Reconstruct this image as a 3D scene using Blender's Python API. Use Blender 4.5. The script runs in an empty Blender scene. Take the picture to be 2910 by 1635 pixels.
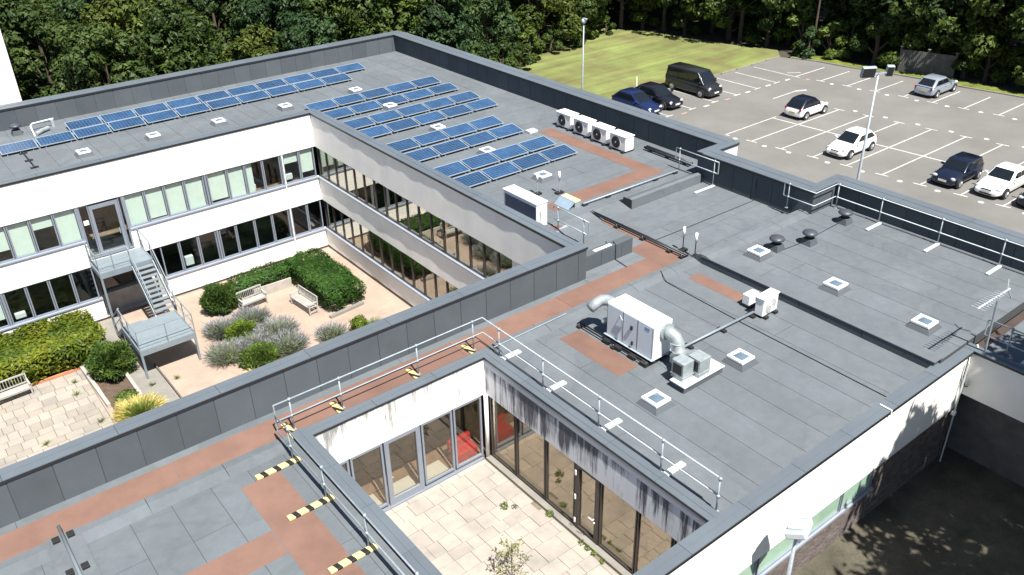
import bpy, math, random
import numpy as np
from mathutils import Vector, Matrix
R = math.radians
random.seed(7); RNG = np.random.default_rng(11)
SC = bpy.context.scene
COL = SC.collection

# ------------------------------------------------------------------ camera, sky, sun, exposure
cam_d = bpy.data.cameras.new('camera'); cam = bpy.data.objects.new('camera', cam_d); COL.objects.link(cam)
cam.location = (-19.984, -44.076, 23.655)
cam.rotation_mode = 'XYZ'; cam.rotation_euler = (R(60.312), R(1.071), R(-38.344))
cam_d.sensor_width = 36.0; cam_d.lens = 36.0 * 2444.7 / 2910.0
cam_d.clip_start = 0.1; cam_d.clip_end = 2000
SC.camera = cam
SUN_EL, SUN_A = 61.0, 9.0                      # sun high in the -Y direction, 9 degrees towards -X
W = bpy.data.worlds.new('World'); SC.world = W; W.use_nodes = True
wn = W.node_tree.nodes; bg = wn['Background']
sky = wn.new('ShaderNodeTexSky'); sky.sky_type = 'NISHITA'; sky.sun_disc = False
sky.sun_elevation = R(SUN_EL); sky.sun_rotation = R(180 + SUN_A); sky.air_density = 1.0; sky.dust_density = 0.6
W.node_tree.links.new(sky.outputs[0], bg.inputs[0]); bg.inputs[1].default_value = 0.052
sd = bpy.data.lights.new('sun', 'SUN'); so = bpy.data.objects.new('sun', sd); COL.objects.link(so)
sd.energy = 4.9; sd.angle = R(0.53); sd.color = (1.0, 0.955, 0.88)
sv = Vector((-math.sin(R(SUN_A)) * math.cos(R(SUN_EL)), -math.cos(R(SUN_A)) * math.cos(R(SUN_EL)), math.sin(R(SUN_EL))))
so.rotation_euler = sv.to_track_quat('Z', 'Y').to_euler(); so.location = sv * 120
SC.view_settings.view_transform = 'Standard'; SC.view_settings.look = 'None'
SC.view_settings.gamma = 1.0; SC.view_settings.exposure = 1.17
SC.render.resolution_x = 1024; SC.render.resolution_y = 575

# ------------------------------------------------------------------ helpers
class MB:
    def __init__(s): s.v = []; s.f = []
    def box(s, x0, x1, y0, y1, z0, z1):
        if x0 > x1: x0, x1 = x1, x0
        if y0 > y1: y0, y1 = y1, y0
        if z0 > z1: z0, z1 = z1, z0
        n = len(s.v)
        s.v += [(x0,y0,z0),(x1,y0,z0),(x1,y1,z0),(x0,y1,z0),(x0,y0,z1),(x1,y0,z1),(x1,y1,z1),(x0,y1,z1)]
        s.f += [tuple(n+i for i in q) for q in ((0,3,2,1),(4,5,6,7),(0,1,5,4),(1,2,6,5),(2,3,7,6),(3,0,4,7))]
        return s
    def beam(s, p, q, w, h):                       # square bar from p to q, w across, h in height
        p = Vector(p); q = Vector(q); d = (q - p).normalized()
        up = Vector((0,0,1)) if abs(d.z) < 0.95 else Vector((1,0,0))
        a = d.cross(up).normalized() * (w/2); b = a.normalized().cross(d).normalized() * (h/2)
        n = len(s.v)
        for c in (p, q):
            for (i, j) in ((-1,-1),(1,-1),(1,1),(-1,1)): s.v.append(tuple(c + a*i + b*j))
        s.f += [tuple(n+i for i in t) for t in ((0,1,2,3),(7,6,5,4),(0,4,5,1),(1,5,6,2),(2,6,7,3),(3,7,4,0))]
        return s
    def quad(s, a, b, c, d):
        n = len(s.v); s.v += [tuple(a), tuple(b), tuple(c), tuple(d)]; s.f.append((n, n+1, n+2, n+3)); return s
    def prism(s, poly, z0, z1):                    # plan polygon extruded in z
        n = len(s.v); k = len(poly)
        s.v += [(x, y, z0) for x, y in poly] + [(x, y, z1) for x, y in poly]
        s.f.append(tuple(range(n+k-1, n-1, -1))); s.f.append(tuple(range(n+k, n+2*k)))
        for i in range(k):
            j = (i+1) % k; s.f.append((n+i, n+j, n+k+j, n+k+i))
        return s
    def xprism(s, prof, x0, x1):                   # (y,z) profile extruded along x
        n = len(s.v); k = len(prof)
        s.v += [(x0, y, z) for y, z in prof] + [(x1, y, z) for y, z in prof]
        s.f.append(tuple(range(n, n+k))); s.f.append(tuple(range(n+2*k-1, n+k-1, -1)))
        for i in range(k):
            j = (i+1) % k; s.f.append((n+j, n+i, n+k+i, n+k+j))
        return s
    def tube(s, pts, r, n=8, cap=True):
        pts = [Vector(p) for p in pts]; k0 = len(s.v); rs = r if isinstance(r, (list, tuple)) else [r]*len(pts)
        ref = None
        for i, p in enumerate(pts):
            if i == 0: d = pts[1] - p
            elif i == len(pts)-1: d = p - pts[i-1]
            else: d = (pts[i+1] - p).normalized() + (p - pts[i-1]).normalized()
            d = d.normalized() if d.length > 1e-6 else Vector((0,0,1))
            if ref is None: ref = Vector((0,0,1)) if abs(d.z) < .9 else Vector((1,0,0))
            a = d.cross(ref).normalized(); b = a.cross(d).normalized()
            ref = b if abs(d.dot(b)) < .5 else ref
            for j in range(n):
                t = 2*math.pi*j/n; s.v.append(tuple(p + (a*math.cos(t) + b*math.sin(t))*rs[i]))
        for i in range(len(pts)-1):
            for j in range(n):
                a0 = k0+i*n+j; a1 = k0+i*n+(j+1) % n; s.f.append((a0, a1, a1+n, a0+n))
        if cap:
            s.f.append(tuple(range(k0+n-1, k0-1, -1))); e = k0+(len(pts)-1)*n; s.f.append(tuple(range(e, e+n)))
        return s
    def lathe(s, prof, n=16, c=(0,0,0)):           # (r,z) profile about z
        k0 = len(s.v)
        for r, z in prof:
            for j in range(n):
                t = 2*math.pi*j/n; s.v.append((c[0]+r*math.cos(t), c[1]+r*math.sin(t), c[2]+z))
        for i in range(len(prof)-1):
            for j in range(n):
                a0 = k0+i*n+j; a1 = k0+i*n+(j+1) % n; s.f.append((a0, a1, a1+n, a0+n))
        s.f.append(tuple(range(k0+n-1, k0-1, -1))); e = k0+(len(prof)-1)*n; s.f.append(tuple(range(e, e+n)))
        return s
    def disc(s, c, ax, r, th, n=20):               # cylinder centred at c along axis ax
        a = Vector(ax).normalized(); s.tube([Vector(c)-a*th/2, Vector(c)+a*th/2], r, n); return s
    def mesh(s, name):
        m = bpy.data.meshes.new(name); m.from_pydata(s.v, [], s.f); m.update(); return m
    def build(s, name, mat, parent=None, smooth=False, bev=0, kind=None):
        return link(name, s.mesh(name), mat, parent, smooth, bev, kind)

def link(name, me, mat, parent=None, smooth=False, bev=0, kind=None):
    if mat is not None and not me.materials: me.materials.append(mat)
    if smooth: me.polygons.foreach_set('use_smooth', [True]*len(me.polygons))
    o = bpy.data.objects.new(name, me); COL.objects.link(o)
    if parent is not None: o.parent = parent
    if bev:
        b = o.modifiers.new('bevel', 'BEVEL'); b.width = bev; b.segments = 2; b.limit_method = 'ANGLE'
    if kind: o['kind'] = kind
    return o
def tag(o, label, cat, group=None):
    o['label'] = label; o['category'] = cat
    if group: o['group'] = group
    return o
def thing(name, label, cat, loc=(0,0,0), rz=0, group=None):
    o = bpy.data.objects.new(name, None); COL.objects.link(o); o.empty_display_size = .2
    o.location = loc; o.rotation_euler = (0, 0, rz); return tag(o, label, cat, group)
def struct(name, mb, mat, **k):
    o = mb.build(name, mat, **k); o['kind'] = 'structure'; return o
def copy_tree(o, parent=None):
    c = o.copy(); COL.objects.link(c); c.parent = parent
    for ch in list(o.children): copy_tree(ch, c)
    return c
def dup(o, label, loc, rz=None, sc=None, group=None):
    c = copy_tree(o); c['label'] = label; c.location = loc
    if rz is not None: c.rotation_euler = (0, 0, rz)
    if sc is not None: c.scale = sc if isinstance(sc, (tuple, list)) else (sc, sc, sc)
    if group: c['group'] = group
    return c

# ------------------------------------------------------------------ materials
def newmat(name):
    m = bpy.data.materials.new(name); m.use_nodes = True
    nt = m.node_tree; return m, nt, nt.nodes, nt.links, nt.nodes['Principled BSDF']
def mul(c, k): return tuple(min(1, max(0, x*k)) for x in c[:3]) + (1,)
def mat(name, col, rough=.8, var=.12, scale=2.0, fine=.0, fscale=60., bump=0., bscale=80., metal=0., spec=.5, rnd=0., stretch=None, col2=None, isl=0.):
    m, nt, N, L, B = newmat(name)
    tc = N.new('ShaderNodeTexCoord'); geo = N.new('ShaderNodeNewGeometry')
    src = geo.outputs['Position']
    mp = N.new('ShaderNodeMapping'); L.new(src, mp.inputs[0])
    if stretch: mp.inputs['Scale'].default_value = stretch
    n1 = N.new('ShaderNodeTexNoise'); n1.inputs['Scale'].default_value = scale; n1.inputs['Detail'].default_value = 5; n1.inputs['Roughness'].default_value = .62
    L.new(mp.outputs[0], n1.inputs['Vector'])
    cr = N.new('ShaderNodeValToRGB'); cr.color_ramp.elements[0].position = .3; cr.color_ramp.elements[1].position = .7
    cr.color_ramp.elements[0].color = mul(col2 or col, 1-var); cr.color_ramp.elements[1].color = mul(col, 1+var)
    L.new(n1.outputs['Fac'], cr.inputs[0]); out = cr.outputs[0]
    def scale_by(out, val_socket, amt):
        mr = N.new('ShaderNodeMapRange'); mr.inputs['From Min'].default_value = .0; mr.inputs['From Max'].default_value = 1.
        mr.inputs['To Min'].default_value = 1-amt; mr.inputs['To Max'].default_value = 1+amt
        L.new(val_socket, mr.inputs['Value'])
        mx = N.new('ShaderNodeVectorMath'); mx.operation = 'SCALE'
        L.new(out, mx.inputs[0]); L.new(mr.outputs[0], mx.inputs['Scale']); return mx.outputs[0]
    if fine:
        n2 = N.new('ShaderNodeTexNoise'); n2.inputs['Scale'].default_value = fscale; n2.inputs['Detail'].default_value = 3
        L.new(src, n2.inputs['Vector']); out = scale_by(out, n2.outputs['Fac'], fine)
    if rnd:
        oi = N.new('ShaderNodeObjectInfo'); out = scale_by(out, oi.outputs['Random'], rnd)
    if isl: out = scale_by(out, geo.outputs['Random Per Island'], isl)
    L.new(out, B.inputs['Base Color'])
    B.inputs['Roughness'].default_value = rough; B.inputs['Metallic'].default_value = metal
    B.inputs['Specular IOR Level'].default_value = spec
    if bump:
        n3 = N.new('ShaderNodeTexNoise'); n3.inputs['Scale'].default_value = bscale; n3.inputs['Detail'].default_value = 4
        L.new(src, n3.inputs['Vector']); bp = N.new('ShaderNodeBump'); bp.inputs['Strength'].default_value = bump; bp.inputs['Distance'].default_value = .02
        L.new(n3.outputs['Fac'], bp.inputs['Height']); L.new(bp.outputs[0], B.inputs['Normal'])
    return m
def leafmat(name, c1, c2, scale=.8, trans=.25, isl=.45, rough=.55):
    m, nt, N, L, B = newmat(name)
    geo = N.new('ShaderNodeNewGeometry'); oi = N.new('ShaderNodeObjectInfo')
    n1 = N.new('ShaderNodeTexNoise'); n1.inputs['Scale'].default_value = scale; n1.inputs['Detail'].default_value = 4
    L.new(geo.outputs['Position'], n1.inputs['Vector'])
    ad = N.new('ShaderNodeMath'); ad.operation = 'MULTIPLY_ADD'; ad.inputs[1].default_value = .3; ad.inputs[2].default_value = -.15
    L.new(oi.outputs['Random'], ad.inputs[0])
    a2 = N.new('ShaderNodeMath'); a2.operation = 'ADD'; L.new(n1.outputs['Fac'], a2.inputs[0]); L.new(ad.outputs[0], a2.inputs[1])
    cr = N.new('ShaderNodeValToRGB'); cr.color_ramp.elements[0].position = .35; cr.color_ramp.elements[1].position = .68
    cr.color_ramp.elements[0].color = c1 + (1,); cr.color_ramp.elements[1].color = c2 + (1,); L.new(a2.outputs[0], cr.inputs[0])
    mr = N.new('ShaderNodeMapRange'); mr.inputs['To Min'].default_value = 1-isl; mr.inputs['To Max'].default_value = 1+isl
    L.new(geo.outputs['Random Per Island'], mr.inputs['Value'])
    sc = N.new('ShaderNodeVectorMath'); sc.operation = 'SCALE'; L.new(cr.outputs[0], sc.inputs[0]); L.new(mr.outputs[0], sc.inputs['Scale'])
    L.new(sc.outputs[0], B.inputs['Base Color']); B.inputs['Roughness'].default_value = rough; B.inputs['Specular IOR Level'].default_value = .25
    if trans:
        tr = N.new('ShaderNodeBsdfTranslucent'); L.new(sc.outputs[0], tr.inputs['Color'])
        mx = N.new('ShaderNodeMixShader'); mx.inputs[0].default_value = trans
        L.new(B.outputs[0], mx.inputs[1]); L.new(tr.outputs[0], mx.inputs[2]); L.new(mx.outputs[0], N['Material Output'].inputs['Surface'])
    return m
def glassmat(name, tint, refl=.22, rcol=(1,1,1), ior=1.55):
    m, nt, N, L, B = newmat(name); N.remove(B)
    tr = N.new('ShaderNodeBsdfTransparent'); tr.inputs[0].default_value = tint + (1,)
    gl = N.new('ShaderNodeBsdfGlossy'); gl.inputs['Roughness'].default_value = .015; gl.inputs['Color'].default_value = rcol + (1,)
    lw = N.new('ShaderNodeLayerWeight'); lw.inputs['Blend'].default_value = .5
    pw = N.new('ShaderNodeMath'); pw.operation = 'POWER'; pw.inputs[1].default_value = 5.0; L.new(lw.outputs['Facing'], pw.inputs[0])
    f0 = ((ior-1)/(ior+1))**2*1.6
    md = N.new('ShaderNodeMath'); md.operation = 'MULTIPLY_ADD'; md.inputs[1].default_value = 1-f0-refl; md.inputs[2].default_value = f0+refl; md.use_clamp = True
    L.new(pw.outputs[0], md.inputs[0])
    tc = N.new('ShaderNodeNewGeometry'); nz = N.new('ShaderNodeTexNoise'); nz.inputs['Scale'].default_value = 1.1; L.new(tc.outputs['Position'], nz.inputs['Vector'])
    bp = N.new('ShaderNodeBump'); bp.inputs['Strength'].default_value = .02; bp.inputs['Distance'].default_value = .05; L.new(nz.outputs['Fac'], bp.inputs['Height']); L.new(bp.outputs[0], gl.inputs['Normal'])
    mx = N.new('ShaderNodeMixShader'); L.new(md.outputs[0], mx.inputs[0]); L.new(tr.outputs[0], mx.inputs[1]); L.new(gl.outputs[0], mx.inputs[2])
    L.new(mx.outputs[0], N['Material Output'].inputs['Surface']); return m
def render_wall(name, col, streak=0., lo=0., hi=1., thr=.5, dark=(.03,.032,.035)):
    """painted render; streak adds run-off stains hanging from the top edge (z=hi) down to z=lo"""
    m, nt, N, L, B = newmat(name); geo = N.new('ShaderNodeNewGeometry')
    n1 = N.new('ShaderNodeTexNoise'); n1.inputs['Scale'].default_value = .9; n1.inputs['Detail'].default_value = 6; L.new(geo.outputs['Position'], n1.inputs['Vector'])
    cr = N.new('ShaderNodeValToRGB'); cr.color_ramp.elements[0].position = .25; cr.color_ramp.elements[0].color = mul(col, .90); cr.color_ramp.elements[1].position = .6; cr.color_ramp.elements[1].color = mul(col, 1)
    L.new(n1.outputs['Fac'], cr.inputs[0]); out = cr.outputs[0]
    if streak:
        mp = N.new('ShaderNodeMapping'); mp.inputs['Scale'].default_value = (3.2, 3.2, .22); L.new(geo.outputs['Position'], mp.inputs[0])
        n2 = N.new('ShaderNodeTexNoise'); n2.inputs['Scale'].default_value = 1.6; n2.inputs['Detail'].default_value = 5; n2.inputs['Roughness'].default_value = .7; L.new(mp.outputs[0], n2.inputs['Vector'])
        sx = N.new('ShaderNodeSeparateXYZ'); L.new(geo.outputs['Position'], sx.inputs[0])
        mr = N.new('ShaderNodeMapRange'); mr.inputs['From Min'].default_value = lo; mr.inputs['From Max'].default_value = hi; L.new(sx.outputs[2], mr.inputs['Value'])
        ad = N.new('ShaderNodeMath'); ad.operation = 'MULTIPLY_ADD'; ad.inputs[1].default_value = .2; L.new(mr.outputs[0], ad.inputs[0])
        n4 = N.new('ShaderNodeTexNoise'); n4.inputs['Scale'].default_value = .75; n4.inputs['Detail'].default_value = 2; L.new(geo.outputs['Position'], n4.inputs['Vector'])
        a4 = N.new('ShaderNodeMath'); a4.operation = 'MULTIPLY_ADD'; a4.inputs[1].default_value = .55; a4.inputs[2].default_value = -.275; L.new(n4.outputs['Fac'], a4.inputs[0])
        a5 = N.new('ShaderNodeMath'); a5.operation = 'ADD'; L.new(a4.outputs[0], a5.inputs[0]); L.new(n2.outputs['Fac'], a5.inputs[1]); L.new(a5.outputs[0], ad.inputs[2])
        c2 = N.new('ShaderNodeValToRGB'); c2.color_ramp.elements[0].position = thr; c2.color_ramp.elements[0].color = (0,0,0,1); c2.color_ramp.elements[1].position = thr+.16; c2.color_ramp.elements[1].color = (streak,)*3 + (1,)
        L.new(ad.outputs[0], c2.inputs[0])
        mx = N.new('ShaderNodeMixRGB'); mx.inputs['Color2'].default_value = dark + (1,); L.new(c2.outputs[0], mx.inputs[0]); L.new(out, mx.inputs['Color1']); out = mx.outputs[0]
    L.new(out, B.inputs['Base Color']); B.inputs['Roughness'].default_value = .9; B.inputs['Specular IOR Level'].default_value = .2
    n3 = N.new('ShaderNodeTexNoise'); n3.inputs['Scale'].default_value = 90; L.new(geo.outputs['Position'], n3.inputs['Vector'])
    bp = N.new('ShaderNodeBump'); bp.inputs['Strength'].default_value = .12; bp.inputs['Distance'].default_value = .004; L.new(n3.outputs['Fac'], bp.inputs['Height']); L.new(bp.outputs[0], B.inputs['Normal'])
    return m
def stripemat(name, c1, c2, freq, ax=(1,1,0), off=0.):
    m, nt, N, L, B = newmat(name); tc = N.new('ShaderNodeTexCoord')
    dt = N.new('ShaderNodeVectorMath'); dt.operation = 'DOT_PRODUCT'; dt.inputs[1].default_value = ax; L.new(tc.outputs['Object'], dt.inputs[0])
    a = N.new('ShaderNodeMath'); a.operation = 'MULTIPLY_ADD'; a.inputs[1].default_value = freq; a.inputs[2].default_value = 50+off; L.new(dt.outputs['Value'], a.inputs[0])
    f = N.new('ShaderNodeMath'); f.operation = 'FRACT'; L.new(a.outputs[0], f.inputs[0])
    g = N.new('ShaderNodeMath'); g.operation = 'GREATER_THAN'; g.inputs[1].default_value = .62; L.new(f.outputs[0], g.inputs[0])
    mx = N.new('ShaderNodeMixRGB'); mx.inputs['Color1'].default_value = c1 + (1,); mx.inputs['Color2'].default_value = c2 + (1,); L.new(g.outputs[0], mx.inputs[0])
    L.new(mx.outputs[0], B.inputs['Base Color']); B.inputs['Roughness'].default_value = .6; return m
def lawnmat(name):
    m = mat(name, (.132,.165,.052), .95, .24, .35, .3, 18, .5, 30, spec=.1, col2=(.155,.14,.065))
    nt = m.node_tree; N, L = nt.nodes, nt.links; B = N['Principled BSDF']; src = B.inputs['Base Color'].links[0].from_socket
    geo = N.new('ShaderNodeNewGeometry'); mp = N.new('ShaderNodeMapping'); mp.inputs['Rotation'].default_value = (0,0,R(8)); mp.inputs['Scale'].default_value = (.06, 1.15, 1)
    L.new(geo.outputs['Position'], mp.inputs[0]); n = N.new('ShaderNodeTexNoise'); n.inputs['Scale'].default_value = 1.0; n.inputs['Detail'].default_value = 3; L.new(mp.outputs[0], n.inputs['Vector'])
    mr = N.new('ShaderNodeMapRange'); mr.inputs['From Min'].default_value = .3; mr.inputs['From Max'].default_value = .7; mr.inputs['To Min'].default_value = .78; mr.inputs['To Max'].default_value = 1.25; L.new(n.outputs['Fac'], mr.inputs['Value'])
    sc = N.new('ShaderNodeVectorMath'); sc.operation = 'SCALE'; L.new(src, sc.inputs[0]); L.new(mr.outputs[0], sc.inputs['Scale']); L.new(sc.outputs[0], B.inputs['Base Color']); return m

def feltmat(name, col, rnd, spec=.3):
    m = mat(name, col, .82, .09, .5, .16, 110, .25, 160, spec=spec, rnd=rnd)
    N, L = m.node_tree.nodes, m.node_tree.links; B = N['Principled BSDF']; src = B.inputs['Base Color'].links[0].from_socket
    geo = N.new('ShaderNodeNewGeometry'); n = N.new('ShaderNodeTexNoise'); n.inputs['Scale'].default_value = .33; n.inputs['Detail'].default_value = 7; n.inputs['Distortion'].default_value = .6; L.new(geo.outputs['Position'], n.inputs['Vector'])
    cr = N.new('ShaderNodeValToRGB'); e = cr.color_ramp.elements; e[0].position = .40; e[0].color = (1,1,1,1); e[1].position = .72; e[1].color = (1.10,1.095,1.085,1)
    for p, c in ((.50,.985),(.525,.93),(.545,1.03)): k = e.new(p); k.color = (c,c,c*.99,1)
    L.new(n.outputs['Fac'], cr.inputs[0]); mx = N.new('ShaderNodeVectorMath'); mx.operation = 'MULTIPLY'; L.new(src, mx.inputs[0]); L.new(cr.outputs[0], mx.inputs[1])
    n2 = N.new('ShaderNodeTexNoise'); n2.inputs['Scale'].default_value = 2.6; n2.inputs['Detail'].default_value = 6; n2.inputs['Roughness'].default_value = .75; L.new(geo.outputs['Position'], n2.inputs['Vector'])
    mr = N.new('ShaderNodeMapRange'); mr.inputs['From Min'].default_value = .3; mr.inputs['From Max'].default_value = .75; mr.inputs['To Min'].default_value = .9; mr.inputs['To Max'].default_value = 1.1; L.new(n2.outputs['Fac'], mr.inputs['Value'])
    sc = N.new('ShaderNodeVectorMath'); sc.operation = 'SCALE'; L.new(mx.outputs[0], sc.inputs[0]); L.new(mr.outputs[0], sc.inputs['Scale']); L.new(sc.outputs[0], B.inputs['Base Color']); return m
FELT = feltmat('roof_felt', (.110,.126,.140), .035)
FELT_UP = mat('upstand_felt', (.080,.093,.105), .88, .09, .8, .16, 110, .2, 160, spec=.15, rnd=.10)
FELT_DK = mat('felt_seam', (.045,.05,.057), .9, .1, 2.)
REDFELT = mat('red_mineral_felt', (.165,.098,.077), .92, .14, .9, .22, 70, .25, 160, spec=.2, rnd=.07)
COPE = mat('coping_metal', (.125,.148,.17), .5, .07, .8, metal=.25, rnd=.06)
EDGE = mat('dark_trim', (.018,.02,.024), .5, .1)
WHITE = render_wall('white_render', (.80,.79,.765))
WHITE_ST = render_wall('stained_white_render', (.80,.79,.77), .8, 5.4, 7.2, .62, (.12,.125,.12))
WHITE_ST2 = render_wall('heavily_stained_render', (.66,.67,.70), .88, 5.5, 7.1, .53, (.03,.03,.04))
FRAME = mat('window_frame_grey', (.22,.25,.30), .45, .06, metal=.2)
FRAME_DK = mat('window_frame_dark', (.045,.037,.034), .5, .1)
SILL = mat('sill_metal', (.30,.335,.40), .45, .06, metal=.2)
GLASS = glassmat('window_glass', (.925,.962,.942), .0, ior=1.33)
GLASS_E = glassmat('courtyard_glass', (.80,.84,.80), .24, (1,.97,.9))
GLASS_C = glassmat('bronze_glass', (.87,.84,.77), .16, (1,.92,.8))
GLASS_N = glassmat('clear_court_glass', (.885,.865,.81), .04, (1,.95,.88), ior=1.45)
GREENG = mat('obscured_green_glass', (.30,.44,.34), .2, .12, 1.5, spec=.6)
BLIND = mat('blind_fabric', (.55,.60,.57), .9, .04)
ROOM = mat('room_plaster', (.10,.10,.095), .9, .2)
ROOMFLOOR = mat('room_floor', (.19,.13,.10), .6, .3, 1.2)
GALV = mat('galvanised_steel', (.34,.39,.43), .58, .14, 6, metal=.35, rnd=.06)
GALV_P = mat('painted_grey_steel', (.20,.24,.27), .5, .08, 3, metal=.2)
DUCT = mat('galvanised_duct', (.33,.37,.385), .42, .16, 5, .12, 30, metal=.35)
BLACKRUB = mat('black_rubber', (.012,.012,.014), .7, .2)
BLACKP = mat('black_pipe', (.018,.02,.024), .45, .2)
WHITEM = mat('white_painted_metal', (.80,.80,.79), .4, .03)
WHITEP = mat('white_plastic', (.82,.82,.82), .45, .03)
OFFW = mat('offwhite_metal', (.52,.55,.57), .5, .06)
DARKG = mat('dark_grille', (.02,.02,.022), .5, .1)
DOME = mat('rooflight_dome', (.10,.145,.19), .12, .1, spec=.6)
SOLAR = mat('solar_cell', (.019,.054,.122), .25, .3, 1.3, rnd=.22, isl=.12, spec=.5)
BACKSH = mat('panel_backsheet', (.10,.16,.25), .4, .03)
ALU = mat('aluminium_frame', (.36,.41,.45), .4, .04, metal=.3)
STRIPE = stripemat('hazard_stripes', (.56,.44,.19), (.012,.012,.012), 3.1, (1,.5,0))
STRIPE_L = stripemat('hazard_stripes_lengthwise', (.58,.47,.22), (.012,.012,.012), 2.55, (1,.25,0))
ASPH = mat('worn_asphalt', (.150,.147,.139), .9, .13, .22, .16, 45, .3, 90, spec=.2)
PAINT = mat('road_paint', (.50,.50,.475), .85, .25, 2.5, .25, 14)
PAINT_R = mat('faded_pink_paint', (.33,.22,.19), .85, .15, 6)
LAWN = lawnmat('dry_mown_grass')
EARTH = mat('woodland_earth', (.045,.037,.025), .95, .35, .5, .3, 9, .6, 6)
VERGE = mat('verge_grass', (.115,.135,.03), .95, .4, 1.2, .3, 14, .6, 14, spec=.1)
YARD = mat('darkened_yard', (.07,.063,.045), .95, .4, .9, .3, 12, .4, 25)  # ground colour darkened to deepen the shade under the trees
KERB = mat('concrete_kerb', (.20,.19,.17), .9, .15, 1.5, .15, 40)
SLAB = mat('paving_slab', (.325,.285,.245), .9, .15, 1.1, .18, 60, .15, 40, spec=.2, rnd=.08, col2=(.29,.272,.25))
SLAB2 = mat('weathered_slab', (.285,.25,.205), .9, .13, .8, .16, 50, .2, 40, spec=.2, rnd=.12, col2=(.27,.255,.235))
JOINT = mat('paving_joint', (.15,.13,.09), .95, .3, 2)
GRAVEL = mat('pink_gravel', (.325,.255,.205), .95, .16, .7, .35, 55, .8, 45, spec=.15)
TIMBER = mat('weathered_timber', (.33,.32,.30), .85, .14, 3, .15, 40, stretch=(1,1,6))
TIMBER_DK = mat('fence_timber', (.10,.095,.092), .9, .25, 2, .2, 30)
SLEEPER = mat('grey_sleeper', (.36,.33,.30), .9, .2, 2.5, .2, 40)
SOIL = mat('bed_soil', (.09,.062,.042), .95, .3, 4, .3, 40, .6, 40)
TERRA = mat('terracotta_edging', (.42,.17,.09), .85, .2, 4)
BRICKM = mat('brown_brick', (.115,.095,.088), .92, .25, 3.5, .2, 50, .3, 60, isl=.25)
MORTAR = mat('mortar', (.17,.155,.14), .95, .12, 5)
REDP = mat('red_plastic', (.42,.02,.028), .4, .06)
TYRE = mat('tyre_rubber', (.012,.012,.013), .75, .2)
RIM = mat('alloy_rim', (.42,.44,.46), .35, .05, metal=.6)
CARGLASS = mat('car_glass', (.008,.011,.013), .05, .1, spec=.8)
LAMPG = mat('headlight_glass', (.62,.66,.70), .12, .03, metal=.2)
TAILR = mat('tail_light', (.38,.015,.018), .2, .05)
PLATE = mat('number_plate', (.72,.72,.70), .5, .03)
PLATE_Y = mat('yellow_number_plate', (.60,.44,.08), .5, .03)
def paint(n, c, metal=0.): 
    m = mat(n, c, .28, .02, metal=metal); m.node_tree.nodes['Principled BSDF'].inputs['Coat Weight'].default_value = .6; m.node_tree.nodes['Principled BSDF'].inputs['Coat Roughness'].default_value = .05; return m
BARK = mat('tree_bark', (.075,.058,.042), .95, .3, 4, .2, 20, .6, 14, stretch=(1,1,.3))
LF_A = leafmat('leaf_mid_green', (.028,.052,.009), (.082,.118,.020), .35)
LF_B = leafmat('leaf_dark_green', (.018,.038,.009), (.055,.088,.019), .4)
LF_C = leafmat('leaf_yellow_green', (.038,.060,.009), (.098,.128,.021), .4)
LF_D = leafmat('leaf_blue_green', (.020,.046,.014), (.055,.098,.032), .4)
LF_BR = leafmat('leaf_dead_brown', (.12,.06,.028), (.26,.15,.08), .6)
LF_H = leafmat('hedge_leaf', (.024,.066,.008), (.052,.125,.016), 1.2)
LF_L = leafmat('laurel_leaf', (.05,.085,.006), (.15,.17,.012), .7)
LF_S = leafmat('shrub_leaf', (.045,.085,.017), (.105,.16,.03), 1.2)
LF_G = leafmat('grass_blade', (.07,.13,.015), (.14,.20,.03), 2.)
LF_LAV = leafmat('lavender_stem', (.10,.135,.06), (.21,.24,.12), 1.5, .15)
LF_PUR = leafmat('lavender_flower', (.15,.155,.195), (.27,.265,.31), 2., .15)
LF_Y = leafmat('straw_blade', (.42,.36,.10), (.62,.55,.22), 2.)
LF_BX = leafmat('box_leaf', (.07,.12,.006), (.15,.20,.012), 3.)

# ------------------------------------------------------------------ levels
ZC, ZR, ZL, ZV = 8.45, 7.20, 7.02, 7.35        # copings, main roof, lower roofs, roof with cowls
G, F2, YD = 1.8, 2.8, 2.6                      # car park, inner court, south yard

# ------------------------------------------------------------------ ground, car park, lawn (the setting)
g = MB()
hx0, hx1, hy0, hy1 = -26.0, 14.0, -34.5, 13.4
for (a, b, c, d) in ((-600, 700, -500, hy0), (-600, 700, hy1, 700), (-600, hx0, hy0, hy1), (hx1, 700, hy0, hy1)):
    g.box(a, b, c, d, 1.2, 1.62)
struct('ground', g, EARTH)
far = [(50.5,3.55),(51.25,1.1),(51.65,-1.9),(52.5,-5.5),(52.95,-8.0),(53.3,-11.6),(54.1,-16.3),(56.2,-30),(57.5,-60)]
cp_poly = [(14.3,-60)] + [(14.3,4.15),(41.5,4.25),(50.2,4.4)] + far
struct('car_park', MB().prism(cp_poly, 1.3, G), ASPH)
CARPARK = bpy.data.objects['car_park']
lawn_poly = [(14.3,4.22),(41.5,4.32),(50.3,4.5),(52,6),(50.5,10),(49.5,14),(48.5,20),(46,24),(36,24),(28,22),(14.3,22)]
struct('lawn', MB().prism(lawn_poly, 1.3, 1.84), LAWN)
vp = [(p[0]+.14, p[1]) for p in far]; vq = [(p[0]+1.5+.5*math.sin(i*1.7), p[1]+.4) for i, p in enumerate(far)]
struct('grass_verge', MB().prism(vp + vq[::-1], 1.3, 1.86), VERGE)
kb = thing('kerb', 'low concrete kerb edging the car park towards the trees', 'kerb')
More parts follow.
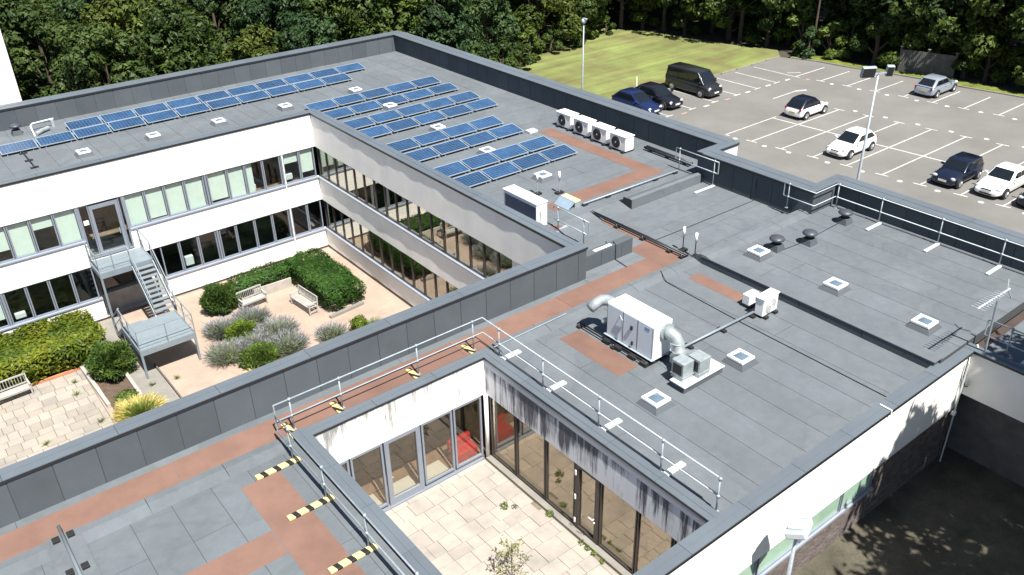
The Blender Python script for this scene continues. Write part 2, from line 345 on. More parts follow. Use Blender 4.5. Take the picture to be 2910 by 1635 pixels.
def kerb_run(pts):
    for p, q in zip(pts, pts[1:]):
        L = math.hypot(q[0]-p[0], q[1]-p[1]); n = max(1, int(L/1.8))
        for i in range(n):
            a = [p[k]+(q[k]-p[k])*(i/n+.006) for k in (0,1)]; b = [p[k]+(q[k]-p[k])*((i+1)/n-.006) for k in (0,1)]
            MB().beam((a[0],a[1],G+.03), (b[0],b[1],G+.03), .13, .16).build('kerb_stone', KERB, kb)
kerb_run([(50.2,4.42),(41.5,4.28),(26.0,4.2)]); kerb_run([(p[0]+.06,p[1]) for p in far[:7]] + [(55.1,-22)])
# bay markings: every line is its own sheet, a child of the car park
ZP = G + .004
def pline(p, q, w=.085, name='bay_line', m=PAINT, z=ZP):
    p = Vector((p[0],p[1],0)); q = Vector((q[0],q[1],0)); d = (q-p).normalized(); n = Vector((-d.y,d.x,0))*w/2
    mb = MB(); mb.quad(*[(v.x,v.y,z) for v in (p-n,q-n,q+n,p+n)]); return mb.build(name, m, CARPARK)
def pdot(x, y, m=PAINT, r=.165):
    mb = MB(); k = 14; mb.v = [(x+r*math.cos(2*math.pi*i/k), y+r*1.1*math.sin(2*math.pi*i/k), ZP) for i in range(k)]; mb.f = [tuple(range(k))]; return mb.build('bay_dot', m, CARPARK)
xn = lambda y: 29.58 - .1334*(y+6.16); xf = lambda y: 40.71 - .1385*(y+8.21); xc = lambda y: 35.16 - .0885*(y+5.96)
ys = [-8.22,-10.54,-12.9,-15.29,-17.7,-20.15,-22.6,-25.05,-27.5]
pline((xn(-6.1),-6.1), (xc(-6.0)+.5,-6.02)); pline((xn(-6.1)+.02,-6.45),(xn(-6.1)-.02,-6.05),.1)
for y in ys:
    pline((xn(y),y), (xf(y),y)); pline((xn(y)+.06-.004,y-.42),(xn(y)-.06-.004,y+.42),.095,z=ZP+.003); pline((xf(y)+.06,y-.42),(xf(y)-.06,y+.42),.095,z=ZP+.003)
pline((xc(-5.96),-5.96), (xc(-28),-28), .11, z=ZP+.003)
for y in (-7.1,-9.44,-11.3,-14.14,-16.53,-19.02,-21.37,-23.93,-26.4): pdot(xn(y)-.28, y)
for y in (-9.25,-11.61,-14.06,-16.46,-18.88,-21.36,-23.8): pdot(xf(y)+.46, y)
for x, y in ((45.79,-.48),(46.3,-2.69),(46.68,-5.03),(47.05,-7.4),(47.45,-9.72),(47.72,-12.06),(48.08,-14.41),(48.5,-16.94),(48.9,-19.4)):
    pline((x,y),(x+4.4,y+.03)); pline((x+.05,y-.42),(x-.06,y+.42 if y < -1 else y+.1),.095,z=ZP+.003)
for i, (x, y) in enumerate(((45.91,-1.69),(46.23,-3.85),(46.58,-6.23),(46.89,-8.58),(47.27,-10.97),(47.67,-13.29),(48.18,-15.72),(48.46,-18.15))): pdot(x, y, PAINT_R if i == 0 else PAINT)
for x in (45.78,43.14,40.52,37.82,35.02,32.3,29.62): pline((x,-.5),(x-.12,3.9)); pline((x-.42 if x < 45 else x-.1,-.5),(x+.42,-.5),.095,z=ZP+.003)
for i, (x, y) in enumerate(((44.54,-.58),(41.9,-.53),(39.11,-.58),(36.36,-.71),(33.71,-.74),(31.01,-.79))): pline((x-.3,y),(x+.3,y),.2,'bay_dot', PAINT_R if i in (3,5) else PAINT)
pline((39.18,-3.08),(42.4,-3.05)); pline((42.3,-3.05),(43.2,-3.46),.24,'arrow_mark',z=ZP+.003)
for i in range(5): pline((46.3+.2*i,.75-.14*i),(46.42+.2*i,.52-.14*i),.09,'bay_number')

# ------------------------------------------------------------------ the office building
BLD = thing('office_building', 'low white rendered office building with flat grey roofs around two courtyards', 'building')
def bpart(name, mb, m, **k): return mb.build(name, m, BLD, **k)
def roof(x0, x1, y0, y1, z, along='y', pitch=1.1, off=0., name='roof', cuts=None, m=FELT):
    """slab with felt sheets laid on it, each its own sheet with a lap gap"""
    base = bpart(name, MB().box(x0, x1, y0, y1, z-.42, z-.012), FELT_DK)
    gap = .008
    a0, a1 = (x0, x1) if along == 'y' else (y0, y1); b0, b1 = (y0, y1) if along == 'y' else (x0, x1)
    t = a0 + off - pitch
    while t < a1:
        s0, s1 = max(a0, t+gap), min(a1, t+pitch-gap); t += pitch
        if s1 - s0 < .12: continue
        L = b1 - b0; u = b0; first = random.uniform(4., 12.0) if L > 8 else L
        while u < b1 - .3:
            e = min(b1, u + first); first = 12.0
            if b1 - e < 1.2: e = b1
            dz = random.uniform(-.0025, .0025)
            bb = (s0, s1, u+gap, e-gap) if along == 'y' else (u+gap, e-gap, s0, s1)
            MB().box(bb[0], bb[1], bb[2], bb[3], z-.02, z+dz).build('membrane_sheet', m, base); u = e
    return base
def up_panels(wall, face, a0, a1, pos, z0, z1, pitch=1.12, m=FELT_UP, off=0.):
    """felt upstand panels on a parapet face: face '-y' or '-x' or '+y','+x'"""
    t = a0 - off
    while t < a1:
        s0, s1 = max(a0, t)+.012, min(a1, t+pitch)-.012; t += pitch
        if s1-s0 < .1: continue
        q = random.uniform(.014,.020); sg = -1 if face[0] == '-' else 1
        if face[1] == 'y': MB().box(s0, s1, pos, pos+sg*q, z0, z1).build('upstand_panel', m, wall)
        else: MB().box(pos, pos+sg*q, s0, s1, z0, z1).build('upstand_panel', m, wall)
CNT = [0]
def coping(x0, x1, y0, y1, z=ZC, oh=.04, parent=None, seam='x', pitch=3.0, edge=.1):
    CNT[0] += 1; z += .0023*(CNT[0] % 6); edge += .0017*(CNT[0] % 6); oh += .0007*(CNT[0] % 6)
    e = bpart('trim_edge', MB().box(x0-oh, x1+oh, y0-oh, y1+oh, z-.03-edge, z-.03), EDGE)
    a0, a1 = (x0, x1) if seam == 'x' else (y0, y1); n = max(1, round((a1-a0)/pitch))
    for i in range(n):
        s0 = a0+(a1-a0)*i/n+(.006 if i else -oh-.012); s1 = a0+(a1-a0)*(i+1)/n-(.006 if i < n-1 else -oh-.012)
        bb = (s0, s1, y0-oh-.012, y1+oh+.012) if seam == 'x' else (x0-oh-.012, x1+oh+.012, s0, s1)
        mb = MB().box(bb[0], bb[1], bb[2], bb[3], z-.03, z)
        MB.box(mb, *( (bb[0], bb[1], (y0+y1)/2-.012, (y0+y1)/2+.012) if seam == 'x' else ((x0+x1)/2-.012, (x0+x1)/2+.012, bb[2], bb[3]) ), z+.0005, z+.014)
        mb.build('coping', COPE, e)
# roofs
roof(-26, 13.3, .45, 12.6, ZR, 'y', 1.1, .3)
roof(.45, 13.3, -18.0, .44, ZR, 'x', 1.1, .2)
roof(.45, 11.68, -24.0, -18.85, ZL, 'x', 1.3, .4)
bpart('roof_slope', MB().xprism([(-18.01,ZR-.005),(-18.01,6.7),(-18.86,6.7),(-18.86,ZL-.003)], .45, 6.6), FELT)
roof(-26, .45, -24.05, -22.33, ZL, 'x', 1.72, 0)
roof(-5.6, 5.28, -34.32, -24.06, ZL, 'y', 1.1, .72)
roof(-26, -12.86, -34.32, -24.06, ZL, 'y', 1.1, .5)
roof(5.30, 13.4, -34.32, -24.4, ZV, 'y', 1.12, .1)
roof(7.25, 13.4, -60, -34.7, ZL, 'y', 1.1, .1)
bpart('shadow_gap_fill', MB().box(6.95, 13.4, -34.71, -34.31, 6.6, 6.86), mat('shadow_brown', (.05,.035,.03), .9, .2))  # filler in the roof gap; its dark brown stands in for shadow
up = bpart('roof_step', MB().box(5.0, 5.28, -34.25, -24.4, 6.7, ZV-.03), FELT_DK)
up_panels(up, '-x', -34.25, -24.45, 5.0, ZL, ZV, 2.6)
bpart('step_coping', MB().box(4.97, 5.40, -34.28, -24.38, ZV-.02, ZV+.016), FELT)
# low ridges between the walkway and the roofs south of it
for x0, x1 in ((-26,-13.25),(-5.2,4.98)):
    k = x0
    while k < x1:
        e = min(x1, k+2.2)
        bpart('roof_kerb', MB().xprism([(-23.72,ZL),(-23.78,ZL+.10),(-24.05,ZL+.11),(-24.42,ZL+.004),(-24.42,ZL-.05),(-23.72,ZL-.05)], k+.008, e-.008), FELT); k = e
k = 4.98
while k < 11.6:
    e = min(11.66, k+2.3)
    bpart('roof_kerb', MB().xprism([(-24.02,ZL),(-24.3,ZV+.07),(-24.62,ZV+.075),(-24.95,ZV+.004),(-24.95,ZL),(-24.02,ZL-.05)], k+.008, e-.008), FELT); k = e
bpart('roof_kerb', MB().xprism([(-18.83,ZL-.05),(-18.80,ZL+.43),(-18.62,ZL+.47),(-18.0,ZR+.005),(-18.0,ZL)], 6.65, 11.4), FELT)
bpart('kerb_end_shade', MB().box(6.61, 6.645, -18.82, -18.28, ZL, ZL+.44), DARKG)  # shade of the end face put into a near-black plate
for x in (8.62,): bpart('roof_outlet', MB().xprism([(-24.12,ZL),(-24.12,ZL+.26),(-23.85,ZL)], x, x+.3), DARKG)
# parapets : near side of the garden court
def parapet(x0, x1, y0, y1, zb, seam, faces, m=FELT_DK, oh=.04):
    w = bpart('parapet', MB().box(x0, x1, y0, y1, zb-.3, ZC-.13), m)
    for f, a0, a1, pos in faces: up_panels(w, f, a0, a1, pos, zb, ZC-.14, off=random.uniform(0,.9))
    coping(x0, x1, y0, y1, oh=oh, seam=seam); return w
parapet(-26, .56, -22.32, -21.88, ZL, 'x', [('-y', -26, .56, -22.32)])
parapet(-26, .44, .0, .44, ZR, 'x', [], WHITE, oh=.03)
parapet(.03, .44, -21.87, -.001, ZR, 'y', [], WHITE, oh=.08)
parapet(-26, 14.1, 12.62, 13.42, ZR, 'x', [('-y', -26, 13.3, 12.62)], oh=.05)
parapet(13.3, 14.1, -18.3, 12.61, ZR, 'y', [('-x', -18.3, 12.6, 13.3)], oh=.115)
parapet(11.68, 14.1, -18.78, -18.31, ZL, 'x', [], WHITE, oh=.05)
parapet(11.68, 12.42, -24.42, -18.79, ZL, 'y', [('-x', -24.9, -18.3, 11.68)], oh=.115)
parapet(11.68, 14.1, -24.87, -24.43, ZL, 'x', [('-y', 11.68, 13.4, -24.87)], oh=.05)
parapet(13.4, 14.1, -60, -24.88, ZV, 'y', [('-x', -60, -24.9, 13.4)], oh=.115)
lb = bpart('low_upstand', MB().box(.60, 3.57, -21.9, -21.55, ZL-.2, 7.72), FELT_UP, bev=.03)
up_panels(lb, '-y', .62, 3.56, -21.9, ZL, 7.66, 1.15)
bpart('upstand_cap', MB().box(1.45, 2.4, -21.88, -21.72, 7.725, 7.75), WHITEM, bev=.01)
# outer walls under the parapets
ow = MB(); ow.box(14.0, 14.08, -18.7, 13.4, 0, ZC-.14); ow.box(12.33, 12.40, -24.5, -18.8, 0, ZC-.14); ow.box(14.0, 14.08, -60, -24.45, 0, ZC-.14)
ow.box(12.33, 14.08, -18.775, -18.7, 0, ZC-.14); ow.box(-26, 14.08, 13.33, 13.40, 0, ZC-.14); bpart('outer_wall', ow, WHITE)
# garden court walls ----------------------------------------------------------
def fbox(mb, fac, u0, u1, n0, n1, z0, z1):
    k, p = fac
    return mb.box(u0, u1, p-n0, p-n1, z0, z1) if k == 'S' else mb.box(p-n0, p-n1, u0, u1, z0, z1)
NF, EF = ('S', 0.0), ('W', 0.0)
def window(fac, u0, u1, z0, z1, blind=0., bl0=0., bl1=1., fr=.06, m=FRAME, gl=GLASS, dep=.10, transom=None):
    mb = MB(); n0, n1 = -dep-.05, -dep+.05
    fbox(mb, fac, u0, u0+fr, n0, n1, z0, z1); fbox(mb, fac, u1-fr, u1, n0, n1, z0, z1)
    fbox(mb, fac, u0+fr+.001, u1-fr-.001, n0+.002, n1-.002, z0, z0+fr*1.3); fbox(mb, fac, u0+fr+.001, u1-fr-.001, n0+.002, n1-.002, z1-fr, z1)
    if transom: fbox(mb, fac, u0+fr+.001, u1-fr-.001, n0+.002, n1-.002, transom-.03, transom+.03)
    w = bpart('window', mb, m)
    p = MB(); fbox(p, fac, u0+fr-.01, u1-fr+.01, -dep-.006, -dep+.006, z0+fr, z1-fr+.01); p.build('pane', gl, w)
    if blind > 0:
        b = MB(); a0, a1 = u0+fr+(u1-u0-2*fr)*bl0, u0+fr+(u1-u0-2*fr)*bl1
        fbox(b, fac, a0+.02, a1-.02, -dep-.10, -dep-.085, z1-fr-(z1-z0-2*fr)*blind, z1-.02); b.build('blind', BLIND, w)
    return w
def wavy_band(u0, u1, z0, z1, x=0.0):              # hand-floated render on the east wall: shallow undulations
    nu, nz = int((u1-u0)/.22), max(3, int((z1-z0)/.2)); mb = MB()
    for j in range(nz+1):
        for i in range(nu+1):
            u = u0+(u1-u0)*i/nu; z = z0+(z1-z0)*j/nz
            d = .007*math.sin(u*1.9+.4*z)+.005*math.sin(u*4.3+1.3+z)+.006*math.sin(u*.7)
            mb.v.append((x+d, u, z))
    for j in range(nz):
        for i in range(nu):
            a = j*(nu+1)+i; mb.f.append((a, a+nu+1, a+nu+2, a+1))
    k = len(mb.v); mb.box(x+.04, x+.3, u0, u1, z0, z1); return bpart('wall', mb, WHITE, smooth=False)
z1, z2, z3, z4 = 6.43, 4.53, 3.13, 1.19
for a, b in ((z1, ZC-.1301), (z3, z2), (-.3, z4)):
    if a == z3 or a < 0:
        bpart('wall', MB().box(-26, -13.02 if a < 0 else -13.0, 0, .3, a, b), WHITE); bpart('wall', MB().box(-9.66 if a < 0 else -10.82, .3, 0, .3, a, b), WHITE)
    else: bpart('wall', MB().box(-26, -.001, .003, .3, a, b), WHITE)
    wavy_band(-21.9, -.002, a, b if a != z1 else ZC-.135)
bpart('wall', MB().box(-13.0, -10.82, 0, .3, 3.13, 3.42), WHITE)
for zs, us in ((z2, ((-26,-13.0),(-10.82,-.04))), (z4, ((-26,-13.0),(-9.66,-.04)))):
    for u0, u1 in us: bpart('sill', fbox(MB(), NF, u0, u1, -.2, .07, zs, zs+.07), SILL)
    bpart('sill', fbox(MB(), EF, -21.9, -.02, -.2, .08, zs, zs+.07), SILL)
up_bounds = [(-19.4,-18.3,.9),(-18.3,-17.3,1),(-17.3,-16.23,.72),(-16.23,-15.2,1),(-15.2,-14.13,.36),(-14.13,-13.05,1),(-10.78,-9.74,1),(-9.74,-8.71,.96),(-8.71,-7.65,1),(-7.65,-6.58,1),(-6.42,-5.29,.93),(-5.29,-4.27,1),(-4.27,-3.24,-1),(-3.24,-2.18,0),(-2.04,-1.02,.35),(-1.02,-.08,.8)]
for u0, u1, b in up_bounds:
    window(NF, u0+.015, u1-.015, z2+.071, z1-.005, abs(b) if b >= 0 else 1, 0, .45 if b < 0 else 1)
lo_bounds = [(-19.4,-18.4),(-18.4,-17.4),(-17.28,-16.25),(-16.25,-15.2),(-15.2,-14.15),(-14.15,-13.1),(-9.62,-8.6),(-8.6,-7.55),(-7.55,-6.52),(-6.36,-5.38),(-5.38,-4.27),(-4.27,-3.2),(-3.2,-2.16),(-2.02,-1.0),(-1.0,-.08)]
for i, (u0, u1) in enumerate(lo_bounds):
    window(NF, u0+.015, u1-.015, z4+.071, z3-.005, .0 if i not in (1,) else .8)
for u in (-17.34,-13.03,-10.80,-6.5,-2.11): bpart('mullion', fbox(MB(), NF, u-.05, u+.05, -.18, -.03, z2+.072, z1-.006), FRAME)
for u in (-17.34,-6.44,-2.09): bpart('mullion', fbox(MB(), NF, u-.05, u+.05, -.18, -.03, z4+.072, z3-.006), FRAME)
bpart('downpipe', MB().tube([(-2.08,-.06,ZC-.2),(-2.08,-.06,0)], .035), WHITEP)
u = -.08; i = 0
while u > -18.2:
    for (za, zb) in ((z2, z1), (z4, z3)):
        window(EF, u-1.07, u-.02, za+.071, zb-.005, 1 if (za == z2 and i in (0,1)) else 0, m=FRAME_DK, gl=GLASS_E, fr=.045)
    u -= 1.07; i += 1
bpart('wall', MB().box(.02, .3, -21.9, u-.0, z2+.07, z1), WHITE); bpart('wall', MB().box(.02, .3, -21.9, u-.0, z4+.07, z3), WHITE)
bpart('wall', MB().box(-26, -.0, -22.25, -21.9, -.3, ZL-.3), WHITE)
bpart('wall_base', MB().box(-.02, .04, -21.9, -.02, 0, .14), FRAME_DK); bpart('wall_base', MB().box(-26, -.03, -.02, .02, 0, .1), FRAME_DK)
# glazed stair door bay, upper floor and the dark recess below
dr = MB(); fbox(dr, NF, -12.48, -12.33, -.18, -.04, 3.5, 6.3); fbox(dr, NF, -11.23, -11.08, -.18, -.04, 3.5, 6.3); fbox(dr, NF, -12.33, -11.23, -.18, -.04, 6.1, 6.3); fbox(dr, NF, -12.33, -11.23, -.18, -.04, 3.5, 3.72)
door = bpart('door', dr, FRAME)
fbox(MB(), NF, -12.33, -11.23, -.12, -.1, 3.72, 6.1).build('pane', GLASS, door); MB().box(-11.33, -11.29, -.02, .04, 4.5, 4.8).build('handle', GALV, door)
for a, b in ((-12.97,-12.5),(-11.06,-10.84)): window(NF, a, b, 3.5, 6.4, 0, fr=.05)
bpart('notice', fbox(MB(), NF, -12.86, -12.62, -.09, -.085, 5.35, 5.6), WHITEP)
bpart('recess_wall', MB().box(-13.0, -9.68, .9, 1.0, -.3, 3.1), TIMBER_DK)
bpart('recess_floor', MB().box(-13.0, -9.68, .0, .9, -.2, .01), SLEEPER); bpart('recess_cheek', MB().box(-13.0, -12.9, .3, .9, 0, 3.1), ROOM)
rw = MB(); rw.box(-12.6, -10.0, .84, .88, 1.3, 2.9); bpart('recess_glazing', rw, CARGLASS)
bpart('recess_plinth', MB().box(-12.95, -9.7, .55, .89, 0, 1.15), SLEEPER)
# rooms behind the glass
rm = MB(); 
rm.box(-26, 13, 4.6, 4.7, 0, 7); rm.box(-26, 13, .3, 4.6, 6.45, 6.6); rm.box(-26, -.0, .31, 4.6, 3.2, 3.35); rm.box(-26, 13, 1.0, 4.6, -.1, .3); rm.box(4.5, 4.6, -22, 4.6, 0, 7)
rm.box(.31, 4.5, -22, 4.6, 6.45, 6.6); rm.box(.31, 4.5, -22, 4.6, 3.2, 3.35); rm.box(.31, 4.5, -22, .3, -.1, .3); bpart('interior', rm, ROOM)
for x, y, zz, w, h in ((-16.8,.42,1.32,.5,.28),(-3.9,.45,4.65,.5,.3),(-1.6,.5,4.65,.45,.35),(-18.6,.5,4.65,.7,.3),(-8.1,.5,1.3,.45,.55)):
    bpart('desk_item', MB().box(x-w/2, x+w/2, y, y+.25, zz, zz+h), OFFW, bev=.03)
bpart('desk', MB().box(-12.6, -.4, .55, 1.2, 4.35, 4.4), ROOMFLOOR)

# ------------------------------------------------------------------ paved inner court (court 2)
CN, CE = ('S', -24.35), ('W', -5.95)
X0, X1, Y0, Y1 = -12.45, -5.95, -34.2, -24.3
def kerb2(x0, x1, y0, y1, z, seam):
    w = bpart('court_kerb', MB().box(x0+.004, x1-.004, y0+.004, y1-.004, 7.135 if z > 7.2 else 7.083, z-.1), FELT_UP); coping(x0, x1, y0, y1, z=z, oh=.03, seam=seam, pitch=2.2, edge=.07)
kerb2(X0, X1+.34, Y1+.0, Y1+.34, 7.18, 'x'); kerb2(X1, X1+.34, Y0-.02, Y1-.001, 7.18, 'y'); kerb2(X0-.38, X0, Y0-.02, Y1+.34, 7.24, 'y')
bpart('fascia', MB().box(X0, X1, Y1, Y1+.25, 5.62, 7.08), WHITE_ST)
bpart('fascia', MB().box(X1, X1+.25, Y0, Y1+.25, 5.62, 7.08), WHITE_ST2)
bpart('fascia_cap', MB().box(X1-.03, X1, Y0, Y1-.02, 6.83, 7.075), SILL)
bpart('fascia', MB().box(X0-.3, X0, Y0, Y1, F2, 7.13), WHITE); bpart('fascia', MB().box(X0, X1, Y0-.095, Y0-.001, F2, 7.08), WHITE)
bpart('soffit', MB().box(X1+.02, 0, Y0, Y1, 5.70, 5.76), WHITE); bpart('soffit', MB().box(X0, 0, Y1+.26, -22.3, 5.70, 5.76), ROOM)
nb = [-12.4,-11.32,-10.1,-8.66,-7.36,-6.12]
for i, (a, b) in enumerate(zip(nb, nb[1:])):
    if i == 2:                                       # glazed door leaf
        d = MB(); fbox(d, CN, a+.03, a+.2, -.16, -.04, F2+.05, 5.6); fbox(d, CN, b-.2, b-.03, -.16, -.04, F2+.05, 5.6); fbox(d, CN, a+.2, b-.2, -.158, -.042, F2+.05, F2+.33); fbox(d, CN, a+.2, b-.2, -.158, -.042, 5.48, 5.6)
        dd = bpart('door', d, FRAME); fbox(MB(), CN, a+.19, b-.19, -.106, -.094, F2+.32, 5.49).build('pane', GLASS_N, dd)
        hh = MB(); hh.tube([(a+.14, -24.29, 3.95),(a+.14,-24.22,3.95),(a+.30,-24.20,3.93)], .018); hh.build('handle', WHITEM, dd)
    else: window(CN, a+.03, b-.03, F2+.16, 5.6, gl=GLASS_N, fr=.07)
bpart('corner_column', MB().tube([(-5.99,-24.36,F2),(-5.99,-24.36,5.62)], .075, 16), WHITEM, smooth=True)
eb = [-24.45,-25.88,-27.46,-28.92,-30.05,-31.62,-33.0,-34.15]
for i, (a, b) in enumerate(zip(eb, eb[1:])):
    if i == 3:
        d = MB(); fbox(d, CE, b+.02, b+.2, -.16, -.03, F2+.1, 5.6); fbox(d, CE, a-.2, a-.02, -.16, -.03, F2+.1, 5.6); fbox(d, CE, b+.2, a-.2, -.158, -.032, F2+.1, F2+.22); fbox(d, CE, b+.2, a-.2, -.158, -.032, 5.48, 5.6)
        dd = bpart('door', d, FRAME_DK); fbox(MB(), CE, b+.19, a-.19, -.106, -.094, F2+.21, 5.49).build('pane', GLASS_C, dd)
        hh = MB(); hh.tube([(-6.0,b+.12,4.0),(-6.07,b+.12,4.0),(-6.09,b+.28,4.02)], .018); hh.tube([(-6.0,b+.10,3.86),(-6.03,b+.10,3.86)], .03); hh.build('handle', WHITEM, dd)
        for zz in (3.2,4.2,5.2): MB().box(-6.0,-5.97,a-.14,a-.08,zz,zz+.18).build('hinge', WHITEM, dd)
    else: window(CE, b+.02, a-.02, F2+.12, 5.6, gl=GLASS_C, m=FRAME_DK, fr=.05)
sl = bpart('threshold', MB().box(-6.12, -5.9, Y0, Y1-.1, F2-.05, F2+.09), KERB)
bpart('threshold', MB().box(X0, X1-.2, Y1-.06, Y1+.2, F2-.05, F2+.05), FRAME)
fl = MB(); fl.box(-5.88, 0, -33, -22.4, F2-.2, F2+.02); fl.box(-12.4, -5.88, -24.22, -22.4, F2-.2, F2+.02); bpart('interior_floor', fl, ROOMFLOOR)
it = MB()
for i in range(5):                                   # pale corridor floor tiles, one per bay: sunlight put into the colour
    a, b = nb[i]+.25, nb[i+1]-.12; it.box(a, b, -24.1, -23.35, F2+.021, F2+.026)
bpart('sunlit_floor_tile', it, OFFW)
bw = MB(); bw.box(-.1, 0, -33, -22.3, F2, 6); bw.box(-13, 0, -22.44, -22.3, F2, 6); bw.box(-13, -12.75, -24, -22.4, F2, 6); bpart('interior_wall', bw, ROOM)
pv = MB().box(X0, X1, Y0-.02, Y1-.02, F2-.3, F2-.03); pave2 = struct('court_paving', pv, JOINT)
y = Y0+.01; r = 0; hs = [.6,.45,.6,.75,.6]
while y < Y1-.08:
    h = hs[r % 5]; y2 = min(y+h, Y1-.06); x = X0+.01 - random.uniform(0,.5); 
    while x < X1-.2:
        w = random.choice((.45,.6,.6,.75,.9)); a, b = max(x, X0+.01), min(x+w, X1-.2); x += w
        if b-a < .15: continue
        dz = random.uniform(-.006,.006); MB().box(a+.006, b-.006, y+.006, y2-.006, F2-.06, F2+dz).build('slab', SLAB, pave2, bev=.006)
    y += h; r += 1

# ------------------------------------------------------------------ south side wall and the wing on the right
bpart('fascia', MB().box(-26, 6.9, -34.6, -34.3, 4.84, 7.08), WHITE)
coping(-26, 6.88, -34.62, -34.22, z=7.2, oh=.03, seam='x', pitch=2.4, edge=.09)
bpart('roof_edge', MB().box(-26, 6.88, -34.6, -34.31, 6.95, 7.08), FELT_UP)
bm_ = MB(); bm_.box(-26, 6.9, -34.47, -34.3, YD-.3, 4.83); bpart('brick_backing', bm_, MORTAR)
br = MB(); zz = YD-.1; row = 0
while zz < 3.84:
    x = -8.2 + (.1125 if row % 2 else 0)
    while x < 6.85:
        q = random.uniform(-.003,.004); br.box(x, min(x+.215, 6.88), -34.55+q, -34.46, zz, zz+.065); x += .225
    zz += .075; row += 1
bpart('brickwork', br, BRICKM, kind='stuff')
for a, b in ((-8.0,-6.2),(-6.15,-4.06),(-3.98,-1.95),(-1.9,.1),(.15,1.85)):
    window(('S',-34.5), a, b, 4.0, 4.83, gl=GREENG, fr=.05, dep=-.03)
bpart('sill', MB().box(-8.1, 1.95, -34.64, -34.4, 3.9, 3.99), SILL)
for x in (-8.05,1.87): bpart('brick_pier', MB().box(x, x+.05, -34.56, -34.4, 3.9, 4.83), BRICKM)
for x0 in (1.95,): 
    b2 = MB(); zz = 3.87; row = 1
    while zz < 4.8:
        x = x0 + (.1125 if row % 2 else 0)
        while x < 6.85: b2.box(x, min(x+.215, 6.88), -34.55+random.uniform(-.003,.004), -34.46, zz, zz+.065); x += .225
        zz += .075; row += 1
    bpart('brickwork', b2, BRICKM, kind='stuff')
bpart('fascia', MB().box(6.9, 7.2, -60, -34.301, 5.42, 7.08), WHITE)
coping(6.9, 7.22, -60, -34.34, z=7.21, oh=.03, seam='y', pitch=2.4, edge=.09)
bpart('wing_wall', MB().box(7.5, 7.6, -60, -34.4, YD-.2, 5.5), TIMBER_DK)
yd = struct('yard', MB().box(-40, 14.0, -90, -34.46, 1.3, YD), YARD)

# ------------------------------------------------------------------ garden court floor
struct('garden_ground', MB().box(-26, .01, -21.9, .29, -.4, -.03), GRAVEL)
ter = struct('terrace', MB().box(-26, -15.45, -21.8, -4.02, -.3, -.022), JOINT)
y = -21.7; r = 0
while y < -4.1:
    h = (.45,.6,.6,.45,.6)[r % 5]; y2 = min(y+h, -4.04); x = -20.6 - random.uniform(0,.6)
    while x < -15.5:
        w = random.choice((.45,.6,.6,.75)); a, b = x, min(x+w, -15.48); x += w
        if b-a < .12: continue
        if y2 < -11.5: continue
        MB().box(a+.012, b-.012, y+.012, y2-.012, -.08, random.uniform(-.008,.006)).build('slab', SLAB2, ter, bev=.008)
    y += h; r += 1
wk = struct('concrete_path', MB().box(-13.9, -12.62, -14, -.1, -.3, -.008), KERB)
bd = MB().box(-15.2, -13.95, -11.5, -4.1, -.3, -.01); struct('planting_bed', bd, SOIL)
struct('hedge_bed', MB().box(-26, -13.5, -3.95, -.05, -.3, -.012), SOIL)
struct('lavender_bed', MB().prism([(-10.2,-8.2),(-9.0,-4.8),(-7,-4.7),(-6.2,-7.4),(-6.6,-9.8),(-9.4,-10.2)], -.3, -.012), GRAVEL)
def sleeper(p, q, lab, w=.16, h=.24, m=SLEEPER):
    o = MB().beam((p[0],p[1],h/2-.03), (q[0],q[1],h/2-.03), w, h).build('edging_board', m, bev=.012); return tag(o, lab, 'edging')
sleeper((-15.42,-4.1),(-15.3,-8.1), 'grey timber sleeper edging between stone terrace and planting bed')
sleeper((-13.92,-5.7),(-13.92,-9.2), 'grey timber sleeper edging beside the concrete path')
sleeper((-12.58,-6.0),(-12.52,-11), 'dark board edging along the path below the stair landing', .07, .16, TIMBER_DK)
sleeper((-17.8,-3.98),(-15.45,-3.98), 'terracotta tile edging at foot of the yellow green hedge', .1, .14, TERRA)
sleeper((-6.1,-3.0),(-3.9,-3.05), 'grey board wall behind the garden benches', .08, .55)
sleeper((-3.9,-7.6),(-1.8,-7.4), 'low rough stone edging below the rounded green hedge', .2, .16, KERB)

# ------------------------------------------------------------------ leaves, shrubs, hedges
def leafmesh(name, C, Nn, S, asp=1.6, m=None, smooth=False):
    """one quad per leaf: centres C (n,3), rough normals Nn, size S"""
    n = len(C); Nn = Nn/np.maximum(np.linalg.norm(Nn, axis=1, keepdims=True), 1e-6)
    r = RNG.normal(size=(n,3)); a = np.cross(Nn, r); a /= np.maximum(np.linalg.norm(a, axis=1, keepdims=True), 1e-6); b = np.cross(Nn, a)
    S = np.asarray(S).reshape(-1,1)*np.ones((n,1)); a = a*S*.5*asp; b = b*S*.5
    V = np.stack([C-a*.9-b*.25, C+b*.6-a*.1, C+a, C-b*.6-a*.05], 1).reshape(-1,3)
    me = bpy.data.meshes.new(name); me.vertices.add(4*n); me.vertices.foreach_set('co', V.ravel())
    me.loops.add(4*n); me.loops.foreach_set('vertex_index', np.arange(4*n, dtype=np.int32))
    me.polygons.add(n); me.polygons.foreach_set('loop_start', np.arange(0, 4*n, 4, dtype=np.int32)); me.polygons.foreach_set('loop_total', np.full(n, 4, dtype=np.int32))
    me.update(calc_edges=True); me.materials.append(m); return me
